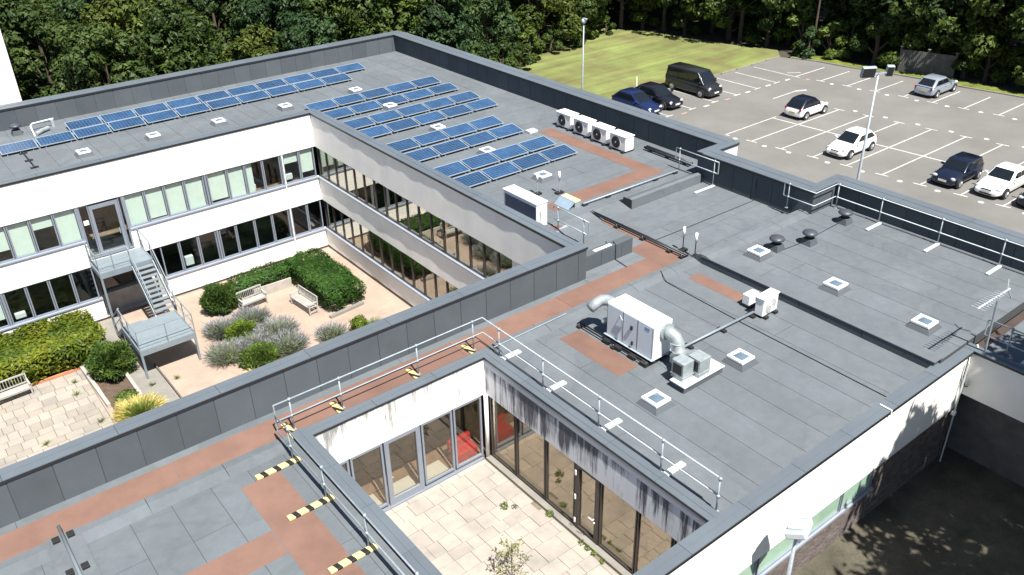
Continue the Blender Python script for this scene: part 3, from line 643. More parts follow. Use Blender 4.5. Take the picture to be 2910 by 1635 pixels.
def ball_pts(n, r, c=(0,0,0), inner=.55, lump=.18, lf=3.):
    d = RNG.normal(size=(n,3)); d /= np.linalg.norm(d, axis=1, keepdims=True)
    ph = RNG.uniform(0,6,6)
    lm = 1 + lump*(np.sin(d[:,0]*lf+ph[0])*np.cos(d[:,1]*lf+ph[1])+.6*np.sin(d[:,2]*lf*1.7+d[:,0]*lf*1.3+ph[2])+.4*np.sin(d[:,1]*lf*2.7+ph[3]))
    rad = (inner+(1-inner)*RNG.uniform(0,1,n)**.5)*lm
    P = d*rad[:,None]*np.array(r); return P+np.array(c), d/np.array(r)
def blades(n, r0, r1, h, c, spread=1.0, w=.02, up=.0):
    """grass-like blades fanning out from a base disc; returns meshes' vertices"""
    t = RNG.uniform(0, 2*math.pi, n); q = np.sqrt(RNG.uniform(0,1,n)); hh = h*RNG.uniform(.65,1.1,n)*(1-.25*q)
    base = np.stack([q*r0*np.cos(t), q*r0*np.sin(t), np.zeros(n)],1); t2 = t+RNG.normal(0,.5,n)
    tip = base + np.stack([q*(r1-r0)*np.cos(t2)*spread, q*(r1-r0)*np.sin(t2)*spread, hh],1)+RNG.normal(0,.05,(n,3))
    return base+np.array(c), tip+np.array(c)
def blademesh(name, A, Bt, w, m, f0=0., f1=1.):
    n = len(A); d = Bt-A; P = A+d*f0; Q = A+d*f1; s = np.cross(d, RNG.normal(size=(n,3))); s /= np.maximum(np.linalg.norm(s, axis=1, keepdims=True),1e-6); s *= w/2
    V = np.stack([P-s, P+s, Q+s*.7, Q-s*.7],1).reshape(-1,3)
    me = bpy.data.meshes.new(name); me.vertices.add(4*n); me.vertices.foreach_set('co', V.ravel()); me.loops.add(4*n); me.loops.foreach_set('vertex_index', np.arange(4*n, dtype=np.int32))
    me.polygons.add(n); me.polygons.foreach_set('loop_start', np.arange(0,4*n,4,dtype=np.int32)); me.polygons.foreach_set('loop_total', np.full(n,4,dtype=np.int32)); me.update(calc_edges=True); me.materials.append(m); return me
def hedge(name, label, boxes, m, n, size, z0=.1, core=True, rounded=.5):
    """clipped hedge: leaves in the outer skin of rounded boxes (x0,x1,y0,y1,h)"""
    cx = sum((b[0]+b[1])/2 for b in boxes)/len(boxes); cy = sum((b[2]+b[3])/2 for b in boxes)/len(boxes)
    t = thing(name, label, 'hedge', (cx, cy, -.01)); Cs = []; Ns = []; cm = MB()
    tot = sum((b[1]-b[0])*(b[3]-b[2]) for b in boxes)
    for x0, x1, y0, y1, h in boxes:
        k = int(n*((x1-x0)*(y1-y0))/tot); c = np.array([(x0+x1)/2-cx, (y0+y1)/2-cy, (h+z0)/2]); r = np.array([(x1-x0)/2, (y1-y0)/2, (h-z0)/2])
        d = RNG.normal(size=(k,3)); d /= np.linalg.norm(d, axis=1, keepdims=True)
        dd = d/np.linalg.norm(d/r*r.mean(), axis=1, keepdims=True); e = d*(1/np.array([1,1,1])); e = e/(np.sum(np.abs(e)**5, axis=1, keepdims=True)**.2)
        pick = RNG.uniform(0,1,(k,1)); u3 = RNG.uniform(-1,1,(k,3)); ax = np.where(pick < .5, 2, np.where(pick < .75, 1, 0)).ravel(); u3[np.arange(k), ax] = np.where(ax == 2, 1, np.sign(RNG.uniform(-1,1,k))); e = u3/(np.sum(np.abs(u3)**7, axis=1, keepdims=True)**(1/7))
        lm = 1+.05*np.sin(e[:,0]*r[0]*3.1+1)*np.sin(e[:,1]*r[1]*2.7)+.04*np.sin(e[:,0]*r[0]*7+e[:,2]*3)
        rad = (.86+.16*RNG.uniform(0,1,k)**.7)*lm
        Cs.append(e*rad[:,None]*r+c+RNG.normal(0,.04,(k,3))); Ns.append(e/r+RNG.normal(0,.5,(k,3)))
        cm.box(c[0]-r[0]*.72, c[0]+r[0]*.72, c[1]-r[1]*.7, c[1]+r[1]*.7, .05, h*.74)
    link('foliage', leafmesh('foliage', np.concatenate(Cs), np.concatenate(Ns), RNG.uniform(.7,1.3,sum(map(len,Cs)))*size, 1.7, m), None, t, kind='stuff')
    cm.build('twigs', BARK, t); return t
hedge('clipped_hedge', 'dark green clipped hedge with L shaped plan behind the wooden benches', [(-6.8,-3.3,-2.85,-1.35,.98),(-3.8,-1.45,-7.3,-1.75,1.28)], LF_H, 19000, .095, rounded=.45)
hedge('laurel_hedge', 'big yellow green leafy hedge below the west ground floor windows', [(-21.5,-14.1,-4.0,-.4,1.4)], LF_L, 13000, .17, rounded=.5)
def shrub(name, label, loc, r, n, size, m, group=None, spiky=False, cat='shrub', asp=1.7):
    t = thing(name, label, cat, loc, 0, group); C, Nn = ball_pts(n, r, (0,0,r[2]*.95), .5, .17, 4.)
    C[:,2] = np.maximum(C[:,2], .04)
    if spiky: Nn = np.cross(Nn, RNG.normal(size=Nn.shape))
    link('foliage', leafmesh('foliage', C, Nn+RNG.normal(0,.25,Nn.shape)*np.linalg.norm(Nn,axis=1,keepdims=True), RNG.uniform(.7,1.3,n)*size, asp, m), None, t, kind='stuff')
    mb = MB()
    for i in range(5):
        a = i*1.26; mb.tube([(0,0,0),(r[0]*.25*math.cos(a),r[1]*.25*math.sin(a),r[2]*.7),(r[0]*.5*math.cos(a),r[1]*.5*math.sin(a),r[2]*1.3)], [.035,.022,.01], 5)
    mb.build('stem', BARK, t); return t
shrub('fine_leaved_shrub', 'rounded fine leaved green shrub beside stair landing', (-14.3,-5.5,0), (.98,.98,.82), 5200, .105, LF_S, spiky=True, asp=3.6)
shrub('fine_leaved_shrub', 'feathery rounded shrub at the left end of the dark hedge', (-8.0,-3.0,0), (.92,.92,.72), 4600, .10, LF_S, spiky=True, asp=3.6)
shrub('ball_shrub', 'small clipped ball shrub near the grey parapet', (-3.35,-9.75,0.05), (.47,.47,.42), 2600, .06, LF_BX)
shrub('rounded_shrub', 'bright green shrub in the middle of the lavender', (-8.3,-6.4,0), (.7,.62,.42), 2400, .085, LF_G, spiky=True, asp=3.2)
shrub('rounded_shrub', 'green bushy shrub in front of the lavender by the parapet', (-8.5,-9.3,0), (.88,.82,.50), 3400, .09, LF_S, spiky=True, asp=3.2)
shrub('low_shrub', 'low green shrub in the soil bed below the round shrub', (-14.5,-8.1,0), (.5,.45,.25), 1100, .09, LF_S)
def lavender(label, loc, r, h, n, group='lavender clumps in the garden court'):
    t = thing('lavender', label, 'lavender', loc, 0, group); A, Bt = blades(n, r*.45, r*1.25, h, (0,0,0))
    link('stems', blademesh('stems', A, Bt, .016, LF_LAV, 0, .86), None, t, kind='stuff'); k = RNG.uniform(0,1,n) < .42
    link('flowers', blademesh('flowers', A[k], Bt[k], .022, LF_PUR, .76, 1.04), None, t, kind='stuff')
    C, Nn = ball_pts(n//2, (r*.75, r*.75, h*.5), (0,0,h*.1)); C[:,2] = np.abs(C[:,2]); link('leaves', leafmesh('leaves', C, Nn, .06, 3., LF_LAV), None, t, kind='stuff'); return t
for lab, x, y, r, h in (('grey lavender clump at the far left of the lavender bed',-8.9,-5.4,.75,.62),('lavender clump in front of the slatted bench',-7.3,-5.4,.8,.62),('pale purple lavender clump at the right end of the bed',-6.75,-7.3,.85,.66),('lavender clump between the two green shrubs',-8.0,-7.7,.75,.6),('dense purple lavender clump at left front of the bed',-9.55,-7.7,.85,.62),('lavender clump on the right of the front shrub',-7.0,-8.9,.9,.68)):
    lavender(lab, (x,y,-.01), r*1.15, h, 1900)
lavender('separate lavender clump beside the small ball shrub', (-4.7,-9.35,-.01), .75, .6, 1200)
def grass(name, label, loc, r, h, n, m, w=.016):
    t = thing(name, label, 'grass', loc); A, Bt = blades(n, r*.35, r*1.3, h, (0,0,0)); link('blades', blademesh('blades', A, Bt, w, m), None, t, kind='stuff')
    MB().lathe([(r*.3,0),(r*.22,.06),(.02,.08)], 10).build('root_crown', SOIL, t); return t
grass('ornamental_grass', 'straw coloured ornamental grass next to the grey parapet', (-14.35,-9.5,0), .95, .5, 2600, LF_Y)
grass('ornamental_grass', 'pale yellow seed heads at end of the timber edging', (-14.6,-8.75,0), .5, .42, 700, LF_Y)
grass('ornamental_grass', 'green grass tuft growing in the straw coloured grass', (-14.35,-9.75,0), .6, .55, 1500, LF_G)
grass('ornamental_grass', 'pale tuft under the parapet in front of the lavender', (-8.9,-10.6,0), .9, .35, 1500, LF_Y)
grass('ornamental_grass', 'dry tuft beside the clipped ball shrub', (-2.5,-9.9,0), .5, .3, 600, LF_LAV)
for i, (x, y) in enumerate(((-16.2,-6.1),(-16.0,-5.0),(-15.9,-8.9),(-18.2,-9.0),(-13.2,-7.6),(-12.1,-7.8))):
    grass('weed', ('weed tuft growing out of the stone terrace joints' if i < 4 else 'thin weed in the paving beside the stairs'), (x,y,0), .16, .12, 60, LF_G, .012)['group'] = 'weeds between the slabs'

# ------------------------------------------------------------------ benches
def bench(label, loc, rz, L=1.5):
    t = thing('garden_bench', label, 'bench', loc, rz, 'wooden garden benches')
    for x in (-L/2+.05, L/2-.05):
        MB().box(x-.035,x+.035,-.28,-.21,0,.62).build('leg', TIMBER, t, bev=.008)
        MB().beam((x,.22,0),(x,.30,.92),.07,.06).build('leg', TIMBER, t, bev=.008)
        MB().box(x-.04,x+.04,-.32,.26,.60,.64).build('armrest', TIMBER, t, bev=.01)
        MB().box(x-.025,x+.025,-.21,.21,.12,.17).build('stretcher', TIMBER, t)
    for i in range(5): MB().box(-L/2+.02,L/2-.02,-.27+.095*i,-.27+.095*i+.08,.40,.425).build('seat_slat', TIMBER, t, bev=.005)
    MB().box(-L/2+.08,L/2-.08,-.26,-.23,.33,.40).build('seat_rail', TIMBER, t)
    MB().beam((-L/2+.05,.30,.90),(L/2-.05,.30,.90),.05,.08).build('top_rail', TIMBER, t, bev=.01); MB().beam((-L/2+.05,.25,.48),(L/2-.05,.25,.48),.04,.06).build('back_rail', TIMBER, t)
    n = 13
    for i in range(n):
        x = -L/2+.13+(L-.26)*i/(n-1); MB().beam((x,.255,.50),(x,.295,.87),.045,.018).build('back_slat', TIMBER, t)
    return t
bench('weathered wooden bench with its back to the low board wall', (-6.5,-3.75,0), R(4), 1.5)
bench('weathered wooden bench with its back to the hedge, seen from its end', (-4.45,-5.75,0), R(-84), 1.9)
bench('weathered wooden bench at left edge of the stone terrace', (-18.6,-4.55,0), R(3), 1.75)

# ------------------------------------------------------------------ outside stair
ST = thing('metal_stair', 'grey galvanised steel outside stair with two landings', 'stair', (-11.8,-3.5,0))
def sp(name, mb, m=GALV_P, **k):
    mb.v = [(x+11.8, y+3.5, z) for x, y, z in mb.v]; return mb.build(name, m, ST, **k)
zu, zl_ = 3.46, 1.55; lu = (-13.15,-10.5,-1.85,-.02); ll = (-13.25,-10.6,-7.0,-4.2)
for nm, (a,b,c,d), zt in (('upper_landing', lu, zu), ('lower_landing', ll, zl_)):
    ld = sp(nm, MB().box(a+.06,b-.06,c+.06,d-.02,zt-.05,zt))
    for i in range(3): 
        q = MB().box(a+.06,b-.06,c+.1+i*(d-c)/3,c+.085+i*(d-c)/3+.03,zt+.0005,zt+.012); q.v = [(x+11.8,y+3.5,z) for x,y,z in q.v]; q.build('deck_rib', GALV_P, ld)
    sp('fascia_beam', MB().box(a,b,c-.0,c+.055,zt-.28,zt+.03), bev=.006); sp('side_beam', MB().box(a,a+.05,c+.06,d-.02,zt-.28,zt+.025)); sp('side_beam', MB().box(b-.05,b,c+.06,d-.02,zt-.28,zt+.025))
n = 11; ya, yb = -1.86, -4.22
for i in range(1, n):
    f = i/n; y = ya+(yb-ya)*f; z = zu+(zl_-zu)*f
    sp('tread', MB().box(-11.52,-10.62,y-.13,y+.11,z-.035,z))
for x in (-11.58,-10.56): sp('stringer', MB().beam((x,ya+.02,zu-.12),(x,yb-.02,zl_-.12),.05,.26))
for x, y, zt in ((-13.2,-6.95,zl_),(-10.66,-6.95,zl_),(-13.2,-4.25,zl_),(-10.66,-4.25,zl_),(-13.1,-1.8,zu),(-10.56,-1.8,zu)): sp('leg', MB().box(x-.05,x+.05,y-.05,y+.05,0,zt-.281))
def hrail(pts, h=1.05, posts=None):
    P = [Vector(p) for p in pts]; up = Vector((0,0,h)); md = Vector((0,0,h*.52)); lo = Vector((0,0,.1))
    sp('handrail', MB().tube([p+up for p in P], .03, 8)); sp('mid_rail', MB().tube([p+md for p in P], .02, 6)); 
    for p in (posts or P): sp('baluster', MB().tube([Vector(p)-Vector((0,0,.02)), Vector(p)+up], .025, 6))
hrail([(-13.12,-.08,zu),(-13.12,-1.82,zu)]); hrail([(-13.1,-1.83,zu),(-11.6,-1.83,zu)], posts=[(-12.4,-1.83,zu)])
hrail([(-11.58,-1.86,zu),(-11.58,-4.2,zl_)]); hrail([(-10.53,-.05,zu),(-10.53,-1.85,zu),(-10.53,-4.22,zl_)])
hrail([(-13.22,-4.22,zl_),(-13.22,-6.97,zl_)], posts=[(-13.22,-4.22,zl_),(-13.22,-5.6,zl_),(-13.22,-6.97,zl_)]); hrail([(-10.62,-4.24,zl_),(-10.62,-6.97,zl_)], posts=[(-10.62,-5.6,zl_),(-10.62,-6.97,zl_)])
hrail([(-13.2,-6.98,zl_),(-10.64,-6.98,zl_)], h=1.05, posts=[(-11.9,-6.98,zl_)])
for i in range(1, 9):                                   # lower flight folds back under the landing towards the wall
    f = i/9; sp('tread', MB().box(-13.1,-12.2,-4.15+2.1*f-.13,-4.15+2.1*f+.11,zl_*(1-f)-.03,zl_*(1-f)))
for x in (-13.16,-12.14): sp('stringer', MB().beam((x,-4.2,zl_-.12),(x,-2.05,.02),.05,.2))
hrail([(-13.16,-4.2,zl_),(-13.16,-2.1,.05)])

# ------------------------------------------------------------------ red walkway felt
def redstrip(x0, x1, y0, y1, z, seam='x', pitch=5.0):
    a0, a1 = (x0, x1) if seam == 'x' else (y0, y1); n = max(1, round((a1-a0)/pitch))
    for i in range(n):
        s0 = a0+(a1-a0)*i/n+.006; s1 = a0+(a1-a0)*(i+1)/n-.006; j = random.uniform(-.015,.015)
        bb = (s0,s1,y0+j,y1+j) if seam == 'x' else (x0+j,x1+j,s0,s1)
        bpart('walkway_sheet', MB().box(*bb, z-.004, z+.0065+.0006*i % .003), REDFELT)
redstrip(-26, 3.62, -23.70, -22.66, ZL); redstrip(3.63, 5.18, -24.0, -21.6, ZL, 'y'); redstrip(4.6, 5.0, -21.58, -18.9, ZL, 'y')
redstrip(-14.7, -13.55, -23.85, -23.71, ZL); redstrip(-3.3, -1.9, -23.9, -23.71, ZL+.09)
redstrip(9.85, 10.8, -15.95, -8.24, ZR, 'y'); redstrip(5.15, 10.8, -17.0, -15.97, ZR); redstrip(3.5, 4.28, -17.06, -16.2, ZR); redstrip(2.2, 2.8, -18.4, -17.0, ZR-.03)
redstrip(-3.12, -2.17, -27.9, -24.94, ZL, 'y'); redstrip(3.65, 4.3, -27.78, -24.9, ZL, 'y')
redstrip(-14.95, -13.79, -34.2, -25.0, ZL, 'y', 4); redstrip(-26, -14.96, -28.05, -27.05, ZL)

# ------------------------------------------------------------------ solar panels
PW, PD = 1.80, 1.04
def panel_proto():
    t = thing('solar_panel', '', 'solar panel', (0,0,0), 0, 'solar panels on the main roof')
    ti = R(9.5); ct, s_ = math.cos(ti), math.sin(ti)
    def tl(mb, h0): mb.v = [(x, y*ct-(z)*s_, h0+y*s_+z*ct) for x, y, z in mb.v]; return mb
    f = MB(); 
    for a in (0, PW-.03): f.box(a, a+.03, 0, PD, -.035, .004)
    for b in (0, PD-.03): f.box(.0301, PW-.0301, b, b+.03, -.035, .004)
    tl(f, .16).build('frame', ALU, t); tl(MB().box(.025, PW-.025, .025, PD-.025, -.03, -.004), .16).build('backsheet', BACKSH, t)
    c = MB(); nx, ny = 10, 6; cw, ch = (PW-.09)/nx, (PD-.09)/ny
    for i in range(nx):
        for j in range(ny):
            x, y = .045+i*cw, .045+j*ch; c.quad((x+.007,y+.007,-.0015),(x+cw-.007,y+.007,-.0015),(x+cw-.007,y+ch-.007,-.0015),(x+.007,y+ch-.007,-.0015))
    tl(c, .16).build('cells', SOLAR, t, kind='stuff')
    for x in (.25, PW-.29): MB().xprism([(.05,0),(PD-.08,0),(PD-.08,.29),(PD-.14,.28),(PD-.14,.06),(.11,.06),(.11,.15),(.05,.14)], x, x+.04).build('support', GALV, t)
    return t
PP = panel_proto(); used = False
rows = [('nearest array', 'front', 1.55, -12.45, 4, 1.9), ('nearest array', 'back', 1.55, -10.72, 4, 1.9), ('second nearest array', 'front', 1.55, -7.98, 4, 1.9), ('second nearest array', 'back', 1.55, -6.12, 4, 1.9),
        ('third nearest array', 'front', 1.55, -3.2, 5, 1.89), ('third nearest array', 'back', 1.6, -1.3, 5, 1.89), ('fourth nearest array', 'front', 1.6, 1.1, 5, 1.9), ('fourth nearest array', 'back', 1.6, 3.15, 5, 1.9),
        ('long back array', 'front', -14.6, 7.75, 11, 1.965), ('long back array', 'back', -10.65, 9.5, 10, 1.97)]
ORD = ['first','second','third','fourth','fifth','sixth','seventh','eighth','ninth','tenth','eleventh']
for arr, rw, x0, y0, n, pt in rows:
    for i in range(n):
        lab = '%s solar panel from left, %s row of the %s' % (ORD[i], rw, arr); p = (x0+i*pt, y0+random.uniform(-.01,.01), ZR)
        if not used: PP['label'] = lab; PP.location = p; PP.scale = ((pt-.09)/PW, 1, 1); used = True
        else: dup(PP, lab, p, sc=((pt-.09)/PW, 1.08 if pt > 1.95 else 1.03, 1))

# ------------------------------------------------------------------ rooflights
def skylight(label, loc, w=.64, h=.17, group='white framed square rooflights'):
    t = thing('rooflight', label, 'rooflight', loc, 0, group); a = w/2
    mb = MB(); b = a+.05; n = len(mb.v); mb.v += [(-b-.07,-b-.07,0),(b+.07,-b-.07,0),(b+.07,b+.07,0),(-b-.07,b+.07,0),(-a+.02,-a+.02,h),(a-.02,-a+.02,h),(a-.02,a-.02,h),(-a+.02,a-.02,h)]
    mb.f += [(0,3,2,1),(4,5,6,7),(0,1,5,4),(1,2,6,5),(2,3,7,6),(3,0,4,7)]; mb.build('upstand', FELT_UP, t)
    f = MB(); q = .115
    f.box(-a,a,-a,-a+q,h,h+.09); f.box(-a,a,a-q,a,h,h+.09); f.box(-a,-a+q,-a+q+.0005,a-q-.0005,h,h+.09); f.box(a-q,a,-a+q+.0005,a-q-.0005,h,h+.09); f.build('frame', WHITEP, t, bev=.012)
    d = MB(); k = a-q; g = 6
    for i in range(g+1):
        for j in range(g+1):
            x = -1+2*i/g; y = -1+2*j/g; d.v.append((k*x, k*y, h+.05+.09*(1-x*x)*(1-y*y)))
    for i in range(g):
        for j in range(g): e = i*(g+1)+j; d.f.append((e, e+g+1, e+g+2, e+1))
    d.build('dome', DOME, t, smooth=True); MB().box(-k,k,-k,k,h-.12,h-.1).build('liner', OFFW, t); return t
SKY0 = skylight('rooflight on the cowl roof nearest the round black cowls', (6.76,-25.83,ZV), .66)
for lab, p in (('middle rooflight of three on the roof with black cowls', (6.75,-29.37,ZV)), ('rooflight on the cowl roof nearest the television aerial', (6.77,-32.88,ZV)), ('rooflight on the lower roof right of the ductwork', (.6,-29.91,ZL)), ('rooflight on the lower roof between guardrail and ductwork', (-3.26,-29.7,ZL))): dup(SKY0, lab, p)
for lab, p in (('leftmost rooflight in front of the long solar array', (-11.05,5.19,ZR)), ('second rooflight from the left in front of the long solar array', (-7.24,5.3,ZR)), ('third rooflight from the left in front of the long solar array', (-3.42,5.25,ZR)), ('fourth rooflight in front of the long solar array, near the court corner', (.84,5.28,ZR)), ('rooflight just behind the fourth solar array', (5.78,5.33,ZR)), ('rooflight between third and fourth solar arrays', (5.76,1.0,ZR)), ('rooflight between second and third solar arrays', (5.71,-4.3,ZR)), ('rooflight between first and second solar arrays', (5.61,-9.1,ZR)), ('rooflight in front of the nearest solar array', (5.62,-13.67,ZR))): dup(SKY0, lab, p, sc=.98)
tag(MB().box(9.22,9.8,-8.3,-7.85,ZR,ZR+.14).build('roof_hatch', OFFW, bev=.02), 'small flat white hatch beside the second solar array', 'hatch')

# ------------------------------------------------------------------ guardrails
def rail(label, pts, z, posts, weights=(), h=1.14, mid=.54, ends=True, grp='tubular roof guardrails', r=.026):
    o = Vector((pts[0][0], pts[0][1], z)); t = thing('guardrail', label, 'guardrail', o, 0, grp)
    P = [Vector((p[0],p[1],0))-Vector((o.x,o.y,0)) for p in pts]
    MB().tube([p+Vector((0,0,h)) for p in P], r, 8).build('top_rail', GALV, t, smooth=True); MB().tube([p+Vector((0,0,mid)) for p in P], r, 8).build('mid_rail', GALV, t, smooth=True)
    if ends:
        for p in ((P[0], P[-1]) if ends is True else (P[ends-1],)): MB().tube([p+Vector((0,0,mid)), p+Vector((0,0,h))], r, 8).build('end_rail', GALV, t)
    for (x, y) in posts:
        q = Vector((x-o.x, y-o.y, 0)); MB().tube([q, q+Vector((0,0,h))], r, 8).build('post', GALV, t, smooth=True)
        for hh in (mid, h): MB().tube([q+Vector((0,0,hh-.055)), q+Vector((0,0,hh+.05))], .042, 8).build('fitting', GALV, t, smooth=True)
        MB().box(q.x-.06,q.x+.06,q.y-.06,q.y+.06,0,.025).build('foot', GALV, t)
    for (x0, y0, x1, y1, w, m) in weights:
        a = Vector((x0-o.x,y0-o.y,.045)); b = Vector((x1-o.x,y1-o.y,.045)); k = MB().beam(a, b, w, .07); c = (a+b)/2; k.v = [(x-c.x,y-c.y,zz-c.z) for x,y,zz in k.v]
        ob = k.build('counterweight', m, t, bev=.015); ob.location = c
    return t
nP = [-12.62,-10.96,-8.12,-5.85]
rail('guardrail along the north edge of the paved court, turning down its east edge', [(-13.12,-23.55),(-5.42,-23.55),(-5.42,-34.0)], ZL, [(x,-23.56) for x in nP]+[(-5.44,-24.5),(-5.44,-26.8),(-5.44,-29.4),(-5.44,-31.95),(-5.44,-33.95)],
     [(x-.16,-23.98,x-.16,-23.15,.2,STRIPE) for x in nP]+[(-5.45,y,-4.7,y,.2,OFFW) for y in (-24.7,-27.05,-29.6,-32.15)], ends=1)
rail('guardrail with black and yellow counterweights west of the paved court', [(-13.28,-24.0),(-13.28,-40)], ZL, [(-13.28,y) for y in (-24.85,-26.9,-29.2,-31.6,-34)], [(-14.45,y,-13.05,y,.2,STRIPE_L) for y in (-24.92,-26.96,-29.28,-31.7)], ends=1)
rail('short guardrail between white plant box and the grey corner parapet', [(2.42,-18.2),(2.42,-20.45)], ZR-.12, [(2.42,-18.5),(2.42,-20.15)], [(2.4,-18.4,3.1,-18.4,.14,GALV)])
rail('short guardrail against the dark parapet where the roof steps in', [(11.5,-17.05),(11.5,-19.75)], ZL, [(11.5,-17.3),(11.5,-19.5)], [(10.15,-19.55,11.55,-19.55,.13,OFFW)], h=1.3, mid=.72)
rail('long guardrail in front of the dark parapet beside the cars', [(11.48,-23.5),(11.48,-25.1),(13.08,-25.1),(13.08,-45)], ZV, [(11.48,-23.75),(13.08,-25.2),(13.08,-27.3),(13.08,-29.95),(13.08,-32.45),(13.08,-35)], [(12.05,y,13.1,y,.14,OFFW) for y in (-27.38,-29.98,-32.5)]+[(13.2,-25.2,13.2,-25.9,.1,GALV)], ends=1)
rail('guardrail at far right behind the television aerial mast', [(7.5,-34.6),(7.5,-48)], ZL, [(7.5,-35.4),(7.5,-38),(7.5,-41)], [(7.5,-36.0,8.2,-36.0,.2,OFFW)], ends=1)

# ------------------------------------------------------------------ air conditioning and ventilation
def condenser(label, loc, rz, w=1.18, d=.62, h=.86, fan=True):
    """outdoor unit, fan face towards local -y"""
    t = thing('condenser_unit', label, 'air conditioner', loc, rz, 'white outdoor condenser units')
    MB().box(-w/2,w/2,-d/2,d/2,.10,h).build('casing', WHITEM, t, bev=.02); MB().box(-w/2-.03,w/2+.03,-d/2-.03,d/2+.03,h+.001,h+.05).build('lid', WHITEM, t, bev=.012)
    MB().disc((-.12 if w > 1 else 0,-d/2-.006,h*.55),(0,1,0),h*.40,.02,28).build('fan_ring', OFFW, t)
    MB().disc((-.12 if w > 1 else 0,-d/2-.017,h*.55),(0,1,0),h*.365,.01,28).build('fan_opening', DARKG if w > 1 else mat('pale_fan_grille', (.42,.42,.40), .6, .1), t)
    b = MB(); c = Vector((-.12 if w > 1 else 0,-d/2-.026,h*.55))
    for i in range(3):
        a = i*2.094+.3; e = Vector((math.cos(a),0,math.sin(a))); f = Vector((math.cos(a+.9),0,math.sin(a+.9))); b.quad(c+e*.03, c+e*h*.3, c+f*h*.3+Vector((0,.012,0)), c+f*.06+Vector((0,.012,0)))
    b.build('fan_blade', OFFW if w < 1 else BLACKP, t); MB().disc(c-Vector((0,.006,0)),(0,1,0),.05,.014,12).build('fan_hub', OFFW, t)
    gr = MB()
    for k in (.1,.17,.24,.31): 
        rr = h*k*1.1; gr.tube([c+Vector((rr*math.cos(a*.3142),-.012,rr*math.sin(a*.3142))) for a in range(21)], .004, 4)
    gr.build('guard', BLACKP if w > 1 else OFFW, t)
    for x in (-w/2+.15, w/2-.15): MB().box(x-.09,x+.09,-d/2-.12,d/2+.12,0,.10).build('foot', BLACKRUB, t)
    return t
CU = condenser('farthest of four white condenser units along the dark parapet', (11.55,-8.82,ZR), R(-90))
for i, lab in enumerate(('second farthest of four white condenser units along the dark parapet','third of four white condenser units along the dark parapet','nearest of four white condenser units along the dark parapet')): dup(CU, lab, (11.55-.06*(i+1),-8.82-1.51*(i+1),ZR))
condenser('single white condenser unit on the lower roof next to the roof step', (3.78,-28.5,ZL), R(2), .88, .36, .78)
t = thing('small_condenser', 'small white box unit behind the single condenser', 'air conditioner', (3.85,-27.75,ZL)); MB().box(-.28,.28,-.16,.16,.12,.52).build('casing', WHITEM, t, bev=.02); MB().box(-.3,.3,-.2,.2,0,.12).build('foot', BLACKRUB, t); MB().box(.08,.24,-.165,-.16,.2,.42).build('grille', DARKG, t)
t = thing('plant_box', 'long white plant cabinet with shaded side on the roof above the garden court', 'plant cabinet', (1.85,-16.93,ZR))
MB().box(-.30,.30,-1.16,1.16,.15,1.24).build('casing', WHITEM, t, bev=.02); MB().box(-.315,-.301,-1.12,1.02,.22,1.1).build('shaded_side_panel', mat('shade_dark_blue', (.045,.06,.10), .35, .2, 1.), t); MB().box(-.33,.33,-1.19,1.19,1.241,1.30).build('lid', WHITEM, t, bev=.015)  # dark blue panel on the casing: shade of that side put into colour
for y in (-.9,0,.9): MB().box(-.36,.36,y-.08,y+.08,0,.15).build('foot', BLACKRUB, t)
MB().tube([(-.1,-1.17,.9),(-.1,-1.24,.9),(-.1,-1.24,.4),(-.1,-1.17,.4)], .02).build('handle', WHITEM, t); MB().box(-.2,.1,-1.163,-1.16,.3,1.05).build('door_panel', OFFW, t)
# air handling unit with ductwork
t = thing('air_handling_unit', 'large white air handling box with galvanised ducts at both ends', 'ventilation unit', (-1.42,-27.1,ZL))
def ap(name, mb, m, **k):
    mb.v = [(x+1.42,y+27.1,z-ZL) for x,y,z in mb.v]; return mb.build(name, m, t, **k)
ca = ap('casing', MB().box(-1.85,-1.0,-28.2,-26.0,7.27,8.55), WHITEM, bev=.015)
for y0, y1 in ((-28.17,-27.48),(-27.46,-26.8),(-26.78,-26.03)): 
    q = MB().box(-1.866,-1.851,y0,y1,7.32,8.5); q.v = [(x+1.42,y+27.1,z-ZL) for x,y,z in q.v]; q.build('access_panel', mat('shade_blue_panel', (.62,.66,.71), .4, .03), ca, bev=.006)  # bluish shade of the left face put into the panel colour
ap('cable', MB().tube([(-1.88,-26.62,8.2),(-1.93,-26.7,8.33),(-1.92,-26.8,8.2),(-1.9,-26.75,7.9),(-1.9,-26.62,7.6),(-1.9,-26.6,7.3)], .022, 6), GALV); ap('isolator', MB().box(-1.92,-1.867,-27.25,-27.17,8.0,8.14), DARKG); ap('isolator', MB().box(-1.92,-1.867,-27.3,-27.24,7.42,7.56), DARKG)
for y in (-28.0,-27.45,-26.75,-26.2): ap('skid', MB().box(-2.12,-.8,y-.14,y+.14,7.02,7.16), BLACKRUB)
for x in (-1.75,-1.1): ap('base_rail', MB().box(x-.04,x+.04,-28.2,-26.0,7.161,7.27), GALV)
ap('duct', MB().tube([(-1.4,-26.02,8.2),(-1.4,-25.78,8.22),(-1.43,-25.56,8.24),(-1.55,-25.40,8.22),(-1.75,-25.33,8.14),(-2.02,-25.32,8.02)], [.20,.20,.20,.20,.195,.18], 20), DUCT, smooth=True)
ap('duct', MB().tube([(-1.7,-26.02,7.75),(-1.75,-25.85,7.7),(-1.8,-25.75,7.6)], .09, 12), DUCT)
ap('duct', MB().tube([(-1.3,-28.19,8.22),(-1.3,-28.4,8.22),(-1.28,-28.6,8.15),(-1.26,-28.72,7.98),(-1.26,-28.78,7.75),(-1.3,-28.86,7.6),(-1.42,-29.0,7.52),(-1.6,-29.2,7.5)], .215, 20), DUCT, smooth=True)
